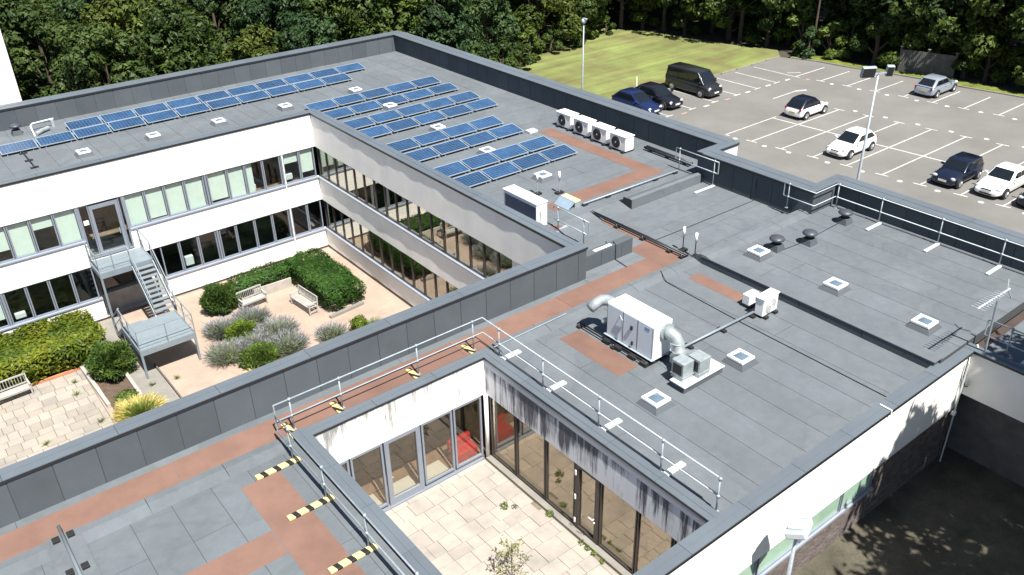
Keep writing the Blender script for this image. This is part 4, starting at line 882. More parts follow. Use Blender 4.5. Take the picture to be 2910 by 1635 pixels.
ap('duct_collar', MB().tube([(-1.3,-28.2,8.22),(-1.3,-28.3,8.22)], .3, 20), DUCT)
q = MB(); q.v = [(-1.62,-29.21,7.30),(-.98,-29.38,7.30),(-.95,-28.75,7.28),(-1.5,-28.62,7.28),(-1.62,-29.21,7.93),(-.98,-29.38,7.93),(-.98,-28.75,7.60),(-1.48,-28.62,7.60)]; q.f = [(0,3,2,1),(4,5,6,7),(0,1,5,4),(1,2,6,5),(2,3,7,6),(3,0,4,7)]; ap('duct_transition', q, DUCT, bev=.02)
for k_, (p_, r_) in enumerate((((-1.4,-25.9,8.21),.215),((-1.27,-28.7,8.0),.235),((-1.265,-28.79,7.7),.232))): ap('duct_joint', MB().lathe([(r_,-.02),(r_+.012,0),(r_,.02)], 20, p_) if k_ else MB().disc(p_, (0,1,0), r_, .04, 20), DUCT)
for y_ in (-28.17,-27.47,-26.79,-26.03): ap('panel_joint', MB().box(-1.872,-1.8665,y_-.006,y_+.006,7.32,8.5), DARKG)
ap('label_plate', MB().box(-1.874,-1.867,-28.0,-27.8,8.3,8.4), mat('blue_label', (.20,.25,.42), .4, .05)); ap('drip_tray', MB().box(-1.95,-.9,-28.25,-25.95,7.262,7.275), GALV)
ap('plinth', MB().box(-2.2,-.32,-29.92,-29.36,7.0,7.24), FELT_UP, bev=.02); ap('plinth_cap', MB().box(-2.24,-.28,-29.96,-29.32,7.241,7.29), OFFW, bev=.01)
for x0, x1, y0, y1 in ((-2.06,-1.56,-29.7,-29.2),(-1.5,-.98,-29.9,-29.38)):
    bx = ap('duct_box', MB().box(x0,x1,y0,y1,7.29,7.95), DUCT, bev=.015)
    q = MB().box(x0-.012,x0-.001,y0+.07,y1-.07,7.5,7.86); q.v = [(x+1.42,y+27.1,z-ZL) for x,y,z in q.v]; q.build('louvre', DARKG, bx)
    ap('flange', MB().box(x0-.02,x1+.02,y0-.02,y1+.02,7.42,7.45), DUCT)
# mushroom cowls
def cowl(label, loc, s=1.):
    t = thing('roof_cowl', label, 'roof cowl', loc, 0, 'black mushroom roof cowls'); t.scale = (s,s,s)
    mb = MB(); mb.v = [(-.27,-.27,0),(.27,-.27,0),(.27,.27,0),(-.27,.27,0),(-.2,-.2,.26),(.2,-.2,.26),(.2,.2,.26),(-.2,.2,.26)]; mb.f = [(0,3,2,1),(4,5,6,7),(0,1,5,4),(1,2,6,5),(2,3,7,6),(3,0,4,7)]; mb.build('base', FELT_UP, t)
    MB().lathe([(.15,.26),(.15,.42),(.12,.45)], 16).build('throat', BLACKP, t, smooth=True); MB().lathe([(.13,.42),(.30,.45),(.315,.49),(.27,.55),(.15,.60),(.02,.62)], 24).build('cap', mat('cowl_grey_black', (.05,.055,.07), .45, .1), t, smooth=True); return t
CW = cowl('mushroom cowl nearest the roof step', (7.75,-25.95,ZV))
dup(CW, 'middle mushroom cowl of the three on the roof', (9.2,-26.5,ZV)); dup(CW, 'mushroom cowl nearest the dark parapet jog', (12.05,-26.3,ZV))
dup(CW, 'black cowl at left end of the long solar array', (-13.1,11.35,ZR), sc=1.05)
t = thing('bent_vent_frame', 'pale bent pipe frame left of the long solar array', 'pipe', (-12.4,10.3,ZR)); MB().tube([(0,-.1,0),(.05,.9,.35),(.2,1.1,.42),(1.4,1.3,.42)], .05).build('pipe', OFFW, t); MB().tube([(.1,0,.1),(.5,.3,.16),(.9,.55,.16)], .12, 10).build('duct', DUCT, t); MB().box(1.2,1.35,1.1,1.3,0,.4).build('leg', GALV, t)
# ------------------------------------------------------------------ pipes, cables, aerials, step
def piperun(name, label, pts, r, blocks, zb, m=BLACKP, cat='pipe', offs=(0,), bs=(.28,.16,.10), grp=None):
    t = thing(name, label, cat, (pts[0][0],pts[0][1],zb), 0, grp); o = Vector((pts[0][0],pts[0][1],zb))
    for k in offs:
        P = [Vector(p)-o for p in pts]; d = (P[-1]-P[0]); n = Vector((-d.y,d.x,0)).normalized()*k; MB().tube([p+n for p in P], r, 8).build('pipe', m, t, smooth=True)
    for x, y in blocks: MB().box(x-o.x-bs[0]/2,x-o.x+bs[0]/2,y-o.y-bs[1]/2,y-o.y+bs[1]/2,0,bs[2]).build('support_block', BLACKRUB, t, bev=.015); MB().tube([(x-o.x-bs[0]*.3,y-o.y,bs[2]),(x-o.x-bs[0]*.3,y-o.y,bs[2]+.07)],.012,6).build('clamp', GALV, t)
    return t
piperun('pipe_run', 'black pipe pair on rubber blocks running past the red walkway end', [(4.83,-17.35,ZL+.14),(4.83,-23.75,ZL+.14)], .04, [(4.83,y) for y in (-18.2,-19.8,-21.37,-22.9,-23.6)], ZL, offs=(-.06,.07), bs=(.42,.2,.11))
piperun('pipe_run', 'grey pipe on blocks along the front edge of the red walkway corner', [(4.9,-17.42,ZR+.12),(11.2,-17.5,ZR+.12)], .035, [(5.0,-17.42),(6.45,-17.43),(7.74,-17.45),(9.62,-17.47),(11.0,-17.5)], ZR, m=GALV)
piperun('pipe_run', 'thick black insulated pipes below the dark parapet beyond the condensers', [(12.35,-14.2,ZR+.16),(12.3,-17.4,ZR+.16)], .07, [(12.3,-14.6),(12.3,-15.8),(12.3,-17.0)], ZR, offs=(-.1,.08))
piperun('pipe_run', 'black pipes on blocks beside the red pad in front of the air handler', [(-2.0,-24.75,ZL+.12),(-2.0,-28.05,ZL+.12),(-1.6,-28.1,ZL+.12)], .03, [(-2.0,-24.85),(-2.0,-26.6)], ZL, offs=(-.06,.06), bs=(.34,.16,.1))
piperun('cable_tray', 'straight grey cable tray from the ductwork to the single condenser', [(-.3,-28.22,ZL+.14),(3.35,-28.3,ZL+.14)], .05, [(-.05,-28.22),(1.64,-28.26),(3.2,-28.3)], ZL, m=GALV_P, cat='cable tray', bs=(.16,.36,.09))
piperun('pipe_run', 'thin dark pipe from the left end of the long solar array to the court edge', [(-13.58,8.0,ZR+.1),(-13.6,4.8,ZR+.1)], .035, [(-13.58,7.6),(-13.6,6.2),(-13.6,4.9)], ZR, offs=(0,), bs=(.4,.14,.08))
piperun('pipe_run', 'dark steel pipe on paired blocks at the bottom left corner roof', [(-19.32,-23.5,ZL+.2),(-19.32,-27.5,ZL+.2)], .045, [], ZL, m=GALV_P)
for y in (-23.95,-25.33,-26.8):
    for x in (-19.5,-19.14): 
        tag(MB().box(x-.09,x+.09,y-.1,y+.1,ZL+.0,ZL+.2).build('support_block', BLACKRUB, bev=.012), 'black rubber block beside the steel pipe at the bottom left', 'block', 'paired blocks under the steel pipe')
bpart('felt_strip', MB().box(-19.75,-18.9,-34,-23.75,ZL+.002,ZL+.125), FELT)
for x, y in ((-18.5,-27.25),(-18.05,-27.5)): 
    t = thing('white_cabinet', 'white box top cut by the bottom edge of the picture, %s of the two' % ('left' if x < -18.3 else 'right'), 'cabinet', (x,y-.2,ZL)); MB().box(-.16,.16,-.5,.22,.1,.75).build('casing', WHITEM, t, bev=.02); MB().box(-.2,.2,-.4,.1,0,.1).build('foot', BLACKRUB, t)
def cable(label, pts, r=.016):
    t = MB().tube(pts, r, 6).build('cable', BLACKP); return tag(t, label, 'cable')
cable('thin cable crossing the grey roof to the dark parapet', [(5.1,-21.78,ZL+.02),(6.87,-21.82,ZL+.02),(11.6,-21.88,ZL+.02),(11.66,-21.88,ZC-.3)])
cable('thin cable running down the lower roof to the south edge', [(3.1,-23.95,ZL+.13),(2.85,-24.35,ZL+.1),(2.75,-24.6,ZL+.02),(2.6,-28.4,ZL+.02),(2.55,-34.1,ZL+.02)])
cable('thin cable draped over the low grey upstand', [(3.4,-20.5,ZL+.02),(2.75,-21.5,ZL+.1),(2.62,-21.72,7.76),(2.55,-21.94,7.70),(2.55,-21.95,ZL+.03),(2.45,-22.7,ZL+.02)], .02)
cable('bright lightning tape laid along the ridge beside the red walkway', [(-5.35,-24.05,ZL+.14),(-1.95,-23.98,ZL+.14)], .016).data.materials[0] = GALV
cable('cable joining the feet of the roof cowls', [(7.9,-26.2,ZV+.02),(9.1,-26.3,ZV+.02),(11.8,-26.2,ZV+.02)], .014)
for nm, xs, zz in (('near', ((4.14,-15.03),(5.02,-15.6)), ZR), ('far', ((5.24,-23.19),(5.18,-23.9)), ZL)):
    for i, (x, y) in enumerate(xs):
        t = thing('antenna_mast', '%s white tipped antenna pole %s' % (('left','right')[i], 'behind the white plant cabinet' if nm == 'near' else 'at the end of the pipe pair near the roof step'), 'antenna', (x,y,zz), 0, 'white tipped antenna poles')
        MB().tube([(0,0,.05),(0,0,.75)], .022, 8).build('mast', DARKG if nm == 'far' else GALV, t); MB().tube([(0,0,.70),(0,0,1.12)], .055, 12).build('radome', WHITEP, t, smooth=True); MB().box(-.2,.2,-.12,.12,0,.09).build('base', BLACKRUB, t)
t = thing('step_over', 'small steel step over the pipes with yellow and black striped edge', 'step', (4.45,-16.85,ZR)); MB().box(.0,.36,-.5,.5,.26,.31).build('tread', stripemat('step_stripes', (.80,.66,.26), (.55,.50,.36), 3.6, (.6,1,0)), t); MB().xprism([(-.5,0),(.5,0),(.5,.02),(-.5,.02)],0,0.01)
q = MB(); q.v = [(-.42,-.5,.02),(-.02,-.5,.29),(-.02,.5,.29),(-.42,.5,.02),(-.42,-.5,.0),(-.02,-.5,.26),(-.02,.5,.26),(-.42,.5,.0)]; q.f = [(0,1,2,3),(7,6,5,4),(0,4,5,1),(1,5,6,2),(2,6,7,3),(3,7,4,0)]; q.build('ramp', mat('blue_grey_steel', (.26,.35,.44), .4, .1, metal=.3), t)
for y in (-.45,.45): MB().box(.02,.34,y-.03,y+.03,0,.26).build('leg', GALV, t)
# television aerial on the corner wall
t = thing('television_aerial', 'television aerial on a tall mast at the white wall corner', 'aerial', (6.95,-34.92,5.5))
MB().tube([(.3,0,.1),(-.1,.02,3.95)], .036, 8).build('mast', GALV, t); b0, b1 = Vector((-2.0,0,4.75)), Vector((.95,0,3.82))
MB().tube([(-1.55,.0,4.05),(.6,.0,3.98)], .028, 6).build('boom', OFFW, t)
for i in range(11):
    x = -1.5+.15*i; MB().tube([(x,-.22+.006*i,4.05),(x,.22-.006*i,4.05)], .014, 5).build('element', GALV, t)
for sx in (-1,1): MB().tube([(.45,0,4.0),(.62,sx*.12,4.28 if sx > 0 else 3.66)], .018, 5).build('reflector', GALV, t)
MB().tube([(.1,0,3.96),(-.9,0,3.86),(-.5,0,3.82),(.2,0,3.9)], .008, 5).build('brace', GALV, t)
for z in (.5,1.4): MB().tube([(.2,0,z),(.0,.25,z),(-.05,.33,z)], .018, 6).build('wall_bracket', GALV, t)
MB().tube([(.25,.0,.55),(.1,.1,.25),(-.15,.2,.3),(-.35,.26,.75),(-.3,.28,1.5)], .02, 6).build('cable_loop', BLACKP, t)
MB().tube([(.12,.02,1.55),(.15,.25,1.72),(.3,.35,1.74)], .03, 6).build('swan_neck', WHITEP, t)
t = thing('downpipe', 'thin drain pipe at the white wall corner under the aerial', 'pipe', (6.55,-34.72,YD)); MB().tube([(0,0,0),(0,0,4.3)], .03, 8).build('pipe', OFFW, t); MB().box(-.06,.06,-.05,.08,2.1,2.25).build('junction_box', WHITEP, t)
tag(MB().tube([(1.8,-34.28,7.23),(1.8,-34.68,7.23),(1.8,-34.68,7.05)], .022, 8).build('edge_bracket', WHITEP), 'small white bracket hooked over the south roof edge', 'bracket')

# ------------------------------------------------------------------ lamp posts
def pole(label, loc, h, r=.07):
    t = thing('lamp_post', label, 'lamp post', loc, 0, None); MB().tube([(0,0,0),(0,0,h*.2),(0,0,h)], [r*1.25,r,r*.62], 12).build('column', GALV, t, smooth=True); MB().tube([(0,0,0),(0,0,.9)], r*1.5, 12).build('base_sleeve', GALV, t, smooth=True); return t
t = pole('tall car park lamp post with two dark floodlights', (24.0,-20.02,G), 8.5, .085)
MB().beam((-.55,.25,8.45),(.45,-.3,8.55),.07,.07).build('crossarm', GALV, t)
for k, (x, y, a) in enumerate(((-.55,.28,.5),(.55,-.32,-.6))):
    q = MB().box(-.38 if k == 0 else -.2,.38 if k == 0 else .2,-.12,.12,-.3,.3); M_ = Matrix.Rotation(R(-38+a*8),3,'Z') @ Matrix.Rotation(R(14),3,'X'); q.v = [tuple(M_ @ Vector(v)+Vector((x,y,8.62))) for v in q.v]; fl_ = q.build('floodlight', GALV, t, bev=.03)
    q = MB().box(-.34 if k == 0 else -.16,.34 if k == 0 else .16,-.135,-.121,-.26,.26); q.v = [tuple(M_ @ Vector(v)+Vector((x,y,8.62))) for v in q.v]; q.build('lens', DARKG, fl_)
t = pole('slim lamp post with one globe head on the lawn edge', (27.0,6.7,G), 6.35, .075); MB().lathe([(.05,0),(.16,.05),(.2,.2),(.16,.34),(.05,.4)], 14, (0,0,6.3)).build('lamp_head', OFFW, t, smooth=True); MB().box(-.1,.1,-.3,.1,6.62,6.72).build('hood', GALV, t)
t = pole('lamp post with box floodlight against the white south wall', (-4.2,-35.65,YD), 4.1, .07)
q = MB().box(-.35,.35,-.28,.28,-.11,.11); M_ = Matrix.Rotation(R(20),3,'Z') @ Matrix.Rotation(R(-24),3,'X'); q.v = [tuple(M_ @ Vector(v)+Vector((.05,-.0,4.3))) for v in q.v]; f_ = q.build('floodlight', OFFW, t, bev=.04)
q = MB().box(-.27,.27,-.2,.2,.111,.125); q.v = [tuple(M_ @ Vector(v)+Vector((.05,0,4.3))) for v in q.v]; q.build('lens', GLASS, f_)
q = MB().xprism([(-.2,.126),(.2,.126),(.2,.18),(.0,.14)],-.2,.2); q.v = [tuple(M_ @ Vector(v)+Vector((.05,0,4.3))) for v in q.v]; q.build('reflector', OFFW, f_)
t = thing('marker_post', 'short white marker post on the lawn behind the parked cars', 'post', (32.82,6.2,G)); MB().tube([(0,0,0),(-.06,0,1.0)], .06, 10).build('post', WHITEP, t); MB().box(-.12,.12,-.12,.12,-.02,.05).build('foot', KERB, t)
MB().tube([(-.06,0,1.0),(-.06,0,1.04)], .075, 10).build('cap', WHITEP, t)

# ------------------------------------------------------------------ cars
def car(label, loc, rz, body, L=4.0, Wd=1.72, H=1.46, kind='hatch', roof=None, name='parked_car', plate=PLATE, glass=CARGLASS):
    """front towards local +x. Lower body is one lofted shell, the cabin another; windows, wheels and lamps are parts."""
    t = thing(name, label, 'van' if kind == 'van' else 'car', loc, rz, 'cars parked in the car park'); w = Wd/2; x0, x1 = -L/2, L/2
    wr = .31 if kind != 'van' else .34; zb = .19
    if kind == 'van':   belt = 1.12; st = [(0,.62,.86),(.015,1.0,.95),(.06,belt,1),(.3,belt,1),(.6,belt,1),(.78,belt-.02,1),(.86,belt-.06,.985),(.95,belt-.2,.94),(.99,.72,.86),(1,.5,.8)]; cab = (.012,.03,.70,.855); ct = .86
    elif kind == 'sedan': belt = .93; st = [(0,.58,.82),(.012,.86,.9),(.05,belt+.03,.96),(.2,belt+.03,1),(.45,belt,1),(.64,belt-.01,.99),(.72,belt-.05,.98),(.9,belt-.16,.92),(.98,.64,.82),(1,.46,.72)]; cab = (.14,.27,.53,.70); ct = .80
    elif kind == 'mini': belt = .92; st = [(0,.55,.84),(.02,.82,.92),(.06,belt,.97),(.3,belt,1),(.5,belt,1),(.68,belt-.02,1),(.74,belt-.03,.99),(.92,belt-.13,.92),(.985,.62,.82),(1,.45,.74)]; cab = (.03,.10,.54,.69); ct = .84
    else:               belt = .93; st = [(0,.55,.83),(.018,.86,.91),(.06,belt+.02,.97),(.3,belt,1),(.5,belt-.01,1),(.68,belt-.02,.99),(.76,belt-.05,.98),(.92,belt-.19,.91),(.985,.62,.8),(1,.45,.72)]; cab = (.02,.19,.50,.73); ct = .82
    mb = MB(); ring = 12
    for f, zt, wf in st:
        x = x0+L*f; ww = w*wf; zl = zb+.05*(f < .03 or f > .97)
        pts = [(0,zl),(.8*ww,zl),(.97*ww,zl+.08),(ww,zl+(zt-zl)*.45),(.985*ww,zl+(zt-zl)*.78),(.90*ww,zt),(0,zt+.025)]
        loop = pts + [(-a, b) for a, b in pts[-2:0:-1]]
        mb.v += [(x, a, b) for a, b in loop]; 
    for i in range(len(st)-1):
        for j in range(ring): a = i*ring+j; b = i*ring+(j+1) % ring; mb.f.append((a, a+ring, b+ring, b))
    mb.f.append(tuple(range(ring))); mb.f.append(tuple((len(st)-1)*ring+k for k in range(ring-1,-1,-1)))
    o = mb.build('body', body, t, smooth=True); sdv = o.modifiers.new('sub', 'SUBSURF'); sdv.levels = 2; sdv.render_levels = 2
    r0, r1, r2, r3 = [x0+L*c for c in cab]; wb, wt = w*.90, w*ct*.92; zt = H; zbelt = belt-.03
    base = [(r0,-wb,zbelt),(r3,-wb,zbelt),(r3,wb,zbelt),(r0,wb,zbelt)]; zf, zr_ = zt-.015, zt-.03
    top = [(r1,-wt,zr_),(r2,-wt,zf),(r2,wt,zf),(r1,wt,zr_)]; mid = (r1+r2)/2
    cm = MB(); cm.v = base+top+[(mid,-wt*1.01,zt),(mid,wt*1.01,zt),(r1+.05,0,zr_+.02),(r2-.05,0,zf+.02),(mid,0,zt+.03)]
    cm.f = [(0,1,5,8,4),(2,3,7,9,6),(1,2,6,5),(3,0,4,7),(4,8,12,10),(8,5,11,12),(10,12,9,7),(12,11,6,9),(4,10,7),(5,6,11)]
    rf_ = cm.build('roof', roof or body, t, smooth=True, bev=.14 if kind != 'van' else .10); rf_.modifiers['bevel'].segments = 5; rf_.modifiers['bevel'].limit_method = 'ANGLE'; rf_.modifiers['bevel'].angle_limit = R(25)
    def pane(name, q, s=.84, off=.012, sh=(0,0)):
        q = [Vector(p) for p in q]; c = sum(q, Vector())/4; n = (q[1]-q[0]).cross(q[3]-q[0]).normalized()
        if n.dot(c-Vector(((r0+r3)/2,0,belt))) < 0: n = -n
        q = [c+(p-c)*s+n*off for p in q]; m_ = MB().quad(*q); k = [v-n*.004 for v in q]; return m_.build(name, glass, t)
    B, T = [Vector(p) for p in base], [Vector(p) for p in top]
    pane('windscreen', (B[1],B[2],T[2],T[1]), .86); pane('rear_window', (B[3],B[0],T[0],T[3]), .78 if kind != 'van' else .7)
    lerp = lambda a, b, f: a+(b-a)*f
    for s_ in (0, 1):
        a0, a1, b0, b1 = (B[0],B[1],T[0],T[1]) if s_ == 0 else (B[3],B[2],T[3],T[2]); 
        sp_ = (.09,.50,.91) if kind in ('hatch','sedan','mini') else (.05,.34,.63,.95)
        for f0, f1 in zip(sp_, sp_[1:]):
            lo_ = .14; q = [lerp(lerp(a0,a1,f0),lerp(b0,b1,f0),lo_), lerp(lerp(a0,a1,f1),lerp(b0,b1,f1),lo_), lerp(lerp(a0,a1,f1),lerp(b0,b1,f1),.80), lerp(lerp(a0,a1,f0),lerp(b0,b1,f0),.80)]; pane('side_window', q, .97)
    for fx in (.185,.815):
        for s_ in (-1,1):
            x = x0+L*fx; MB().disc((x,s_*(w-.055),wr+.015),(0,1,0),wr+.055,.12,24).build('wheel_arch', DARKG, t)
            wh = MB().disc((x,s_*(w-.07),wr),(0,1,0),wr,.19,24).build('wheel', TYRE, t, bev=.02); MB().disc((x,s_*(w+.027),wr),(0,1,0),wr*.64,.02,20).build('rim', RIM, wh)
            sp2 = MB(); 
            for k in range(5):
                a = k*1.2566; sp2.beam((x,s_*(w+.041),wr),(x+wr*.58*math.cos(a),s_*(w+.041),wr+wr*.58*math.sin(a)),.05,.01)
            sp2.build('spokes', RIM, wh)
    hz = .66 if kind != 'van' else .84; hy = w*.68
    for s_ in (-1,1):
        q = MB().lathe([(.001,-.05),(.10,-.02),(.13,.03),(.10,.06)], 12); M_ = Matrix.Rotation(R(78),3,'Y'); q.v = [tuple((M_ @ Vector((v[0]*.8, v[1]*1.25, v[2])))+Vector((x1-.15*L/4-.03, s_*hy, hz))) for v in q.v]; q.build('headlight', LAMPG, t, smooth=True)
        MB().box(x0-.005,x0+.12,s_*w*.66,s_*w*.86,(.76 if kind != 'van' else .8),(.89 if kind != 'van' else 1.2)).build('tail_light', TAILR, t, bev=.02)
        q = MB().box(-.07,.07,0,.2*s_,0,.14); q.v = [(x+r3-.32, y+s_*(wb+.01), z+belt+.03) for x,y,z in q.v]; q.build('wing_mirror', body, t, bev=.03)
        MB().box(x0+L*.42,x0+L*.46,s_*(w-.01),s_*(w+.018),belt-.14,belt-.11).build('door_handle', body, t)
    MB().box(x1-.06,x1+.008,-w*.42,w*.42,.29,.38).build('lower_grille', DARKG, t, bev=.01); MB().box(x1-.10,x1-.014,-w*.34,w*.34,.555,.61).build('grille', DARKG, t, bev=.01)
    MB().box(x1+.0,x1+.02,-.26,.26,.43,.54).build('number_plate', plate, t); MB().box(x0-.012,x0+.01,-.24,.24,.53,.61).build('number_plate', PLATE_Y, t)
    MB().box(x0+.02,x0+.08,-w*.7,w*.7,.24,.34).build('bumper', DARKG, t)
    return t
P_BLUE = paint('dark_blue_paint', (.012,.022,.085), .3); P_BLK = paint('black_paint', (.008,.008,.012)); P_GREY = paint('charcoal_paint', (.022,.024,.026), .2)
P_WHT = paint('white_paint', (.78,.78,.77)); P_NAVY = paint('navy_black_paint', (.006,.009,.022)); P_SIL = paint('silver_paint', (.34,.39,.45), .45)
car('dark blue hatchback nearest the building roof edge', (28.75,2.2,G), R(-90), P_BLUE, 4.3, 1.78, 1.5, 'hatch')
car('black car between the dark blue car and the charcoal van', (31.2,2.3,G), R(-90), P_BLK, 4.4, 1.8, 1.46, 'hatch')
car('charcoal minibus van parked beside the lawn', (35.85,2.55,G), R(-90), P_GREY, 4.95, 1.92, 1.97, 'van', name='parked_van')
car('small white hatchback with black roof', (37.85,-7.15,G), R(0), P_WHT, 3.7, 1.72, 1.5, 'hatch', roof=P_NAVY)
car('all white hatchback behind the twin headed lamp post', (33.25,-13.98,G), R(180), P_WHT, 4.0, 1.7, 1.47, 'hatch')
car('small navy black hatchback beside the white saloon', (33.85,-21.2,G), R(180), P_NAVY, 3.75, 1.7, 1.43, 'mini')
car('white saloon car at the right edge of the picture', (34.6,-23.75,G), R(180), P_WHT, 4.5, 1.8, 1.42, 'sedan')
car('black car cut off by the right edge of the picture', (34.5,-26.3,G), R(180), P_BLK, 4.2, 1.76, 1.45, 'hatch')
car('silver hatchback parked near the timber fence', (50.4,-10.8,G), R(0), P_SIL, 4.25, 1.78, 1.48, 'hatch')

# ------------------------------------------------------------------ fence, white tower
t = thing('timber_fence', 'grey timber fence panels between the car park and the wood', 'fence', (53.9,-5.4,G-.1))
fa, fb = Vector((0,0,0)), Vector((1.3,-4.3,0))
for i in range(3):
    p = fa+(fb-fa)*(i/2); MB().box(p.x-.07,p.x+.07,p.y-.07,p.y+.07,0,2.25).build('post', TIMBER_DK, t); MB().box(p.x-.1,p.x+.1,p.y-.1,p.y+.1,2.251,2.31).build('post_cap', KERB, t)
for i in range(28):
    f0 = fa+(fb-fa)*((i+.06)/28); f1 = fa+(fb-fa)*((i+.94)/28); MB().beam((f0.x-.05,f0.y,1.05+.0*i),(f1.x-.05,f1.y,1.05),.025,2.0+random.uniform(-.03,.03)).build('board', TIMBER_DK, t)
for z in (.4,1.7): MB().beam((fa.x,fa.y,z),(fb.x,fb.y,z),.05,.09).build('fence_rail', TIMBER_DK, t)
t = thing('white_tower', 'plain white tower wall behind the far left roof corner', 'tower', (-14.6,20.5,1.5)); MB().box(-3.2,3.18,-2.5,2.5,0,17).build('wall', WHITE, t, bev=.05); MB().box(-3.3,3.28,-2.6,2.6,17.001,17.3).build('coping', COPE, t)

# ------------------------------------------------------------------ things in the paved court
t = thing('red_seat', 'red seat block behind the glass in the corner of the paved court', 'seat', (-6.65,-23.75,F2+.02)); MB().box(-.5,.45,-.3,.3,0,.45).build('base', REDP, t, bev=.04); MB().box(-.5,.45,.12,.32,.451,.78).build('backrest', REDP, t, bev=.05)
def weed(label, x, y, s=1., n=40, m=LF_G, grp='weeds in the paved court'):
    t = thing('weed', label, 'weed', (x,y,F2), 0, grp); C, Nn = ball_pts(n, (.16*s,.16*s,.12*s), (0,0,.1*s)); C[:,2] = np.abs(C[:,2])
    link('leaves', leafmesh('leaves', C, Nn+RNG.normal(0,1,C.shape), .07*s, 2., m), None, t, kind='stuff'); MB().tube([(0,0,0),(.02,0,.15*s)], .008, 5).build('stem', BARK, t); return t
weed('two leafed weed in the middle of the paved court', -7.1,-26.75,1.0); weed('dark weed beside the glass on the paved court', -6.85,-27.0,.7,25,LF_B); weed('weed growing at the pale threshold near the door', -6.15,-28.0,.9,50)
for y in (-29.6,-29.9,-30.2,-30.6): weed('weed in the row along the pale threshold', -6.2,y,.7,36)
t = thing('sapling', 'thin young tree with sparse pale leaves in the paved court', 'tree', (-8.75,-29.25,F2)); MB().tube([(0,0,0),(.02,.03,.7),(.05,.05,1.45)], [.016,.012,.005], 6).build('trunk', BARK, t)
bb = MB(); Cc = []
for i in range(16):
    a = i*2.4; z = .15+.075*i; ln_ = .75-.033*i; e = Vector((math.cos(a)*ln_, math.sin(a)*ln_, z+.28)); bb.tube([(0,0,z),(e.x*.5,e.y*.5,z+.1),tuple(e)], [.007,.005,.002], 4)
    for k in range(20): f = RNG.uniform(.3,1.0); Cc.append((e.x*f+RNG.normal(0,.06), e.y*f+RNG.normal(0,.06), z+.28*f+RNG.normal(0,.06)))
bb.build('branch', BARK, t); Cc = np.array(Cc); link('leaves', leafmesh('leaves', Cc, RNG.normal(size=Cc.shape), RNG.uniform(.05,.10,len(Cc)), 1.6, leafmat('pale_leaf', (.13,.15,.04), (.24,.25,.09), 2.)), None, t, kind='stuff')
t = thing('reflected_frame', 'dark frame added for the reflection in the east windows of the paved court', 'frame', (-4.9,-31.5,F2+.02)); q = MB(); q.box(-.03,.0,-.32,-.25,0,.75); q.box(-.03,0,.25,.32,0,.75); q.box(-.03,0,-.249,.249,0,.07); q.box(-.03,0,-.249,.249,.68,.75); q.build('frame', DARKG, t); MB().box(.0,.01,-.3,.3,.02,.73).build('board', OFFW, t)  # solid frame and board stand in for a reflection in the glass

# ------------------------------------------------------------------ trees
def tree_proto(name, h, base, rx, m, n, size, clumps=9, trunk=.22, sparse=0.):
    """tapered trunk, limbs and a crown of leaf clumps; returns crown and trunk meshes"""
    ch = h-base; Cs, Ns = [], []; limbs = []
    for i in range(clumps):
        a = i*2.399+RNG.uniform(-.4,.4); f = (i+.5)/clumps; zz = base+ch*(.12+.80*f); rr = rx*(1-.55*f*f)*RNG.uniform(.45,.72)
        if i == clumps-1: rr *= .2
        c = np.array([rr*math.cos(a), rr*math.sin(a), zz]); q = rx*RNG.uniform(.30,.52)*(1-.25*f); k = n//clumps
        P, Nn = ball_pts(k, (q, q, q*.78), c, .5, .16, 3.4)
        # second level: pull leaves towards twig ends so the crown breaks into tufts
        tw = RNG.normal(size=(26,3)); tw /= np.linalg.norm(tw, axis=1, keepdims=True); tw = tw*np.array([q,q,q*.78])*.92+c
        d = ((P[:,None,:]-tw[None])**2).sum(2); j = d.argmin(1); P = P+(tw[j]-P)*RNG.uniform(.15,.6,(k,1))
        Cs.append(P); Ns.append(Nn*q+RNG.normal(0,.55,P.shape)+np.array([0,0,.5])); limbs.append(c)
    C = np.concatenate(Cs); Nn = np.concatenate(Ns); cm = leafmesh(name+'_crown', C, Nn, RNG.uniform(.6,1.35,len(C))*size, 1.5, m)
    mb = MB(); mb.tube([(0,0,-.3),(.05,.02,base*.6),(.0,.05,base+ch*.35),(.05,0,base+ch*.8)], [trunk*1.3,trunk,trunk*.6,trunk*.15], 8)
    for c in limbs: z0 = base+(c[2]-base)*.45; mb.tube([(0,.03,z0),(c[0]*.5,c[1]*.5,(z0+c[2])/2+.2),tuple(c)], [trunk*.4,trunk*.25,trunk*.08], 5)
    tm = mb.mesh(name+'_trunk'); tm.materials.append(BARK); return cm, tm
KINDS = {}
for key, args in {'mid': (10.5,1.2,4.3,LF_A,15000,.26,16), 'dark': (11.,1.0,4.4,LF_B,15000,.27,15), 'yellow': (9.,1.0,3.9,LF_C,13000,.25,14), 'blue': (10.,.8,4.1,LF_D,15000,.26,16),
                  'tall': (17.,2.4,5.2,LF_B,15000,.36,17), 'tall2': (16.,1.8,5.0,LF_A,14000,.36,17), 'bush': (3.6,.2,2.0,LF_A,3200,.26,7), 'ivy': (3.4,.1,1.3,LF_D,2600,.2,8), 'dead': (6.5,1.0,2.0,LF_BR,700,.26,7), 'shade': (15.2,7.2,4.5,LF_A,7500,.33,15)}.items(): KINDS[key] = tree_proto(key, *args)
LABEL = {'mid': 'mid green broadleaf tree in the wood behind the building', 'dark': 'dark green broadleaf tree in the wood behind the building', 'yellow': 'yellow green broadleaf tree in the wood behind the building', 'blue': 'blue green leafy tree in the wood behind the building',
         'tall': 'tall dark tree with high crown beyond the car park', 'tall2': 'tall mid green tree with high crown beyond the car park', 'bush': 'low green bush at the edge of the wood'}
